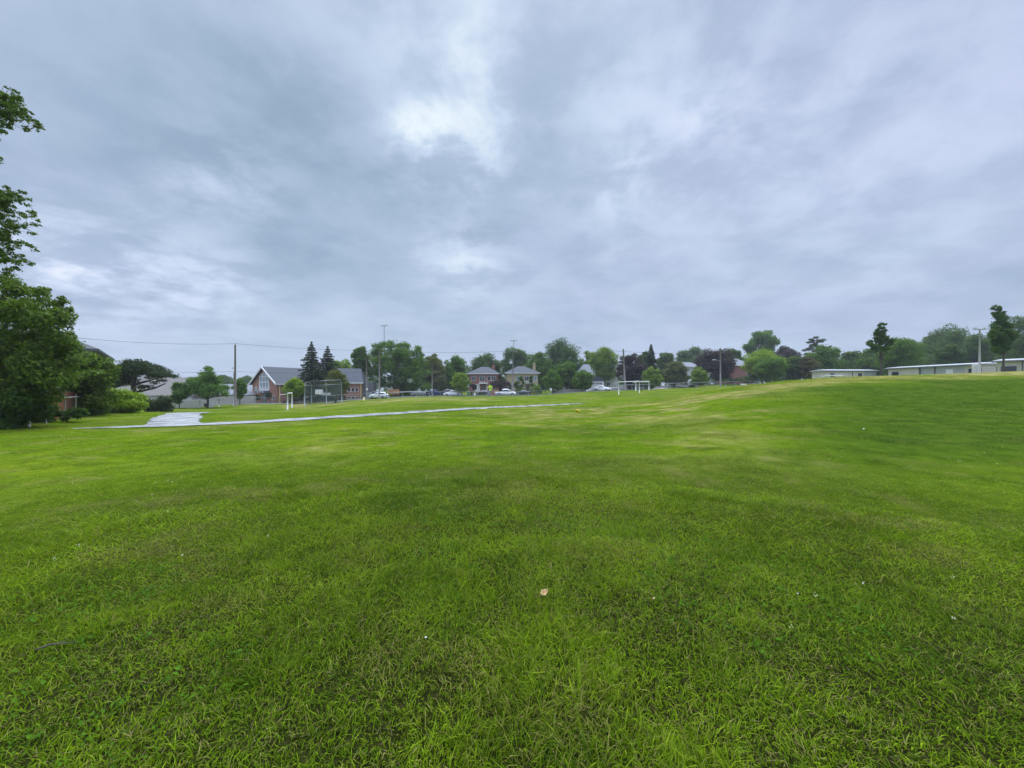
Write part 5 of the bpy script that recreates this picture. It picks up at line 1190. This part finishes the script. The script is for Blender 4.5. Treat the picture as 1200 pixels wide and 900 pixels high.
# ------------------------------------------------------------------ light and sky
SUN_EL, SUN_AZ = R(62), R(-12)          # azimuth measured from +Y (view direction) toward +X
sun = bpy.data.lights.new('sun', 'SUN'); so = bpy.data.objects.new('sun', sun); COL.objects.link(so)
sd = Vector((math.sin(SUN_AZ)*math.cos(SUN_EL), math.cos(SUN_AZ)*math.cos(SUN_EL), math.sin(SUN_EL)))
so.rotation_euler = sd.to_track_quat('Z', 'Y').to_euler(); sun.energy = 1.5; sun.angle = R(45); sun.color = (1, .97, .93)
def build_world():
    w = bpy.data.worlds.new('World'); scene.world = w; w.use_nodes = True; N, L = w.node_tree.nodes, w.node_tree.links
    bg = N['Background']; bg.inputs['Strength'].default_value = 1.0
    sky = N.new('ShaderNodeTexSky'); sky.sky_type = 'NISHITA'; sky.sun_disc = False; sky.sun_elevation = SUN_EL; sky.sun_rotation = SUN_AZ
    tc = N.new('ShaderNodeTexCoord')
    def m(op, a, b=None, c=None, clamp=False):
        n = N.new('ShaderNodeMath'); n.operation = op; n.use_clamp = clamp
        for i, v in enumerate((a, b, c)):
            if v is None: continue
            if isinstance(v, (int, float)): n.inputs[i].default_value = v
            else: L.new(v, n.inputs[i])
        return n.outputs[0]
    def mr(v, a, b, c=0, d=1):
        n = N.new('ShaderNodeMapRange'); n.interpolation_type = 'SMOOTHSTEP'
        for i, q in enumerate((a, b, c, d)): n.inputs[i+1].default_value = q
        L.new(v, n.inputs[0]); return n.outputs[0]
    sp = N.new('ShaderNodeSeparateXYZ'); L.new(tc.outputs['Generated'], sp.inputs[0])
    zz = m('ADD', m('MAXIMUM', sp.outputs[2], 0.0), .22)
    cb = N.new('ShaderNodeCombineXYZ'); L.new(m('DIVIDE', sp.outputs[0], zz), cb.inputs[0]); L.new(m('DIVIDE', sp.outputs[1], zz), cb.inputs[1])
    def noise(sc, det, rough=.5, dist=.0, off=(0, 0, 0), stretch=(1, 1, 1), rot=0):
        mp = N.new('ShaderNodeMapping'); mp.inputs['Location'].default_value = off; mp.inputs['Scale'].default_value = stretch; mp.inputs['Rotation'].default_value = (0, 0, rot); L.new(cb.outputs[0], mp.inputs[0])
        n = N.new('ShaderNodeTexNoise'); n.inputs['Scale'].default_value = sc; n.inputs['Detail'].default_value = det; n.inputs['Roughness'].default_value = rough; n.inputs['Distortion'].default_value = dist
        L.new(mp.outputs[0], n.inputs['Vector']); return n.outputs['Fac']
    def spot(px, py, th):
        d = Vector(((px-600)/F, 1, (HOR-py)/F)).normalized()
        v = N.new('ShaderNodeVectorMath'); v.operation = 'DOT_PRODUCT'; L.new(tc.outputs['Generated'], v.inputs[0]); v.inputs[1].default_value = d
        return m('EXPONENT', m('MULTIPLY', m('SUBTRACT', v.outputs['Value'], 1.0), 1/th**2))
    n1 = noise(.75, 3.5, .48, .3, (3.1, 1.7, 0)); n2 = noise(1.9, 6, .52, .25, (8.2, 3.3, 0)); n3 = noise(4.2, 8, .6, .2, (1.2, 7.7, 0))
    Lm = m('ADD', .55, m('MULTIPLY', m('SUBTRACT', n1, .5), .75))
    Lm = m('ADD', Lm, m('MULTIPLY', m('SUBTRACT', n2, .5), .66))
    Lm = m('ADD', Lm, m('MULTIPLY', m('SUBTRACT', n3, .5), .50))
    bright = None
    for px, py, th, a in ((500, 165, .05, .58), (565, 190, .045, .46), (470, 150, .03, .3), (570, 75, .08, .22), (830, 130, .05, .2), (545, 110, .07, .12), (690, 95, .05, .03), (560, 20, .25, .10), (720, 130, .06, .08), (735, 212, .06, .3), (530, 300, .06, .28), (560, 320, .05, .22), (60, 305, .05, .4), (120, 330, .09, .20), (190, 325, .06, .20),
                          (230, 200, .05, .25), (290, 218, .05, .25), (270, 335, .05, .22), (390, 20, .18, .10), (190, 385, .12, .12), (900, 70, .3, .14), (1010, 120, .15, .1)):
        v = m('MULTIPLY', spot(px, py, th), a); bright = v if bright is None else m('ADD', bright, v)
    Lm = m('ADD', Lm, m('MULTIPLY', bright, mr(m('ADD', m('MULTIPLY', n2, .3), m('MULTIPLY', n3, .7)), .40, .60, .12, 1.3)))
    dark = None
    for px, py, th, a in ((330, 110, .2, .20), (200, 260, .22, .16), (420, 240, .2, .16), (640, 160, .09, .16), (800, 330, .5, .07), (1180, 300, .4, .06), (100, 150, .2, .08)):
        v = m('MULTIPLY', spot(px, py, th), a); dark = v if dark is None else m('ADD', dark, v)
    Lm = m('SUBTRACT', Lm, dark)
    # calmer, paler band toward the horizon
    k = mr(sp.outputs[2], .0, .22, 1, 0)
    Lm = m('ADD', m('MULTIPLY', Lm, m('SUBTRACT', 1.0, m('MULTIPLY', k, .75))), m('MULTIPLY', k, .75*.50))
    cr = N.new('ShaderNodeValToRGB'); e = cr.color_ramp.elements
    while len(e) < 4: e.new(.5)
    for el, (p_, c_) in zip(e, ((.02, (.215, .29, .39)), (.33, (.335, .405, .525)), (.60, (.44, .515, .635)), (.95, (.63, .68, .73)))): el.position = p_; el.color = (*c_, 1)
    L.new(m('MULTIPLY', Lm, .72), cr.inputs[0])
    # sky boosted overhead and behind the camera, out of view, to light the ground
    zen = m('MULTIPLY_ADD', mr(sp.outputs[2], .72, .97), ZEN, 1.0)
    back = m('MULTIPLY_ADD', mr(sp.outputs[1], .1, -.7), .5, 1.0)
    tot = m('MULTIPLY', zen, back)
    tn = m('ADD', m('MULTIPLY', m('SUBTRACT', noise(1.0, 3, .5, .2, (5.5, 9.1, 0)), .5), 2.2), m('SUBTRACT', .75, m('MULTIPLY', spot(420, 200, .42), 1.0)), clamp=True)
    tm = N.new('ShaderNodeMix'); tm.data_type = 'RGBA'; L.new(tn, tm.inputs[0]); tm.inputs[6].default_value = (.97, 1.0, 1.0, 1); tm.inputs[7].default_value = (1.03, .99, 1.05, 1)
    tv = N.new('ShaderNodeVectorMath'); tv.operation = 'MULTIPLY'; L.new(cr.outputs[0], tv.inputs[0]); L.new(tm.outputs[2], tv.inputs[1])
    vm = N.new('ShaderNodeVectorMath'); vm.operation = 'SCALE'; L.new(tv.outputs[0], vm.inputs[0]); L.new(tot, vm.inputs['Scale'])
    sc = N.new('ShaderNodeVectorMath'); sc.operation = 'SCALE'; L.new(sky.outputs[0], sc.inputs[0]); sc.inputs['Scale'].default_value = .08
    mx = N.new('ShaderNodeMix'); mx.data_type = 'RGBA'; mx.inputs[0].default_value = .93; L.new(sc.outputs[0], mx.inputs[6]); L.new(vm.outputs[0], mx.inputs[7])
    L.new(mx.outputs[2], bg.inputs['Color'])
    w.cycles.sampling_method = 'AUTOMATIC'
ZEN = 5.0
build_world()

scene.view_settings.view_transform = 'Standard'; scene.view_settings.look = 'None'; scene.view_settings.gamma = 1; scene.view_settings.use_curve_mapping = False
scene.view_settings.exposure = 0.5
scene.render.engine = 'CYCLES'
cy = scene.cycles
cy.use_denoising = True
try: cy.denoiser = 'OPENIMAGEDENOISE'; cy.denoising_input_passes = 'RGB_ALBEDO_NORMAL'; cy.denoising_prefilter = 'ACCURATE'
except Exception: pass
cy.sample_clamp_direct = 1.6; cy.max_bounces = 6; cy.diffuse_bounces = 3; cy.glossy_bounces = 3; cy.transmission_bounces = 4; cy.transparent_max_bounces = 16; cy.volume_bounces = 0
cy.caustics_reflective = cy.caustics_refractive = False
cy.use_adaptive_sampling = True; cy.adaptive_threshold = .005
scene.render.film_transparent = False
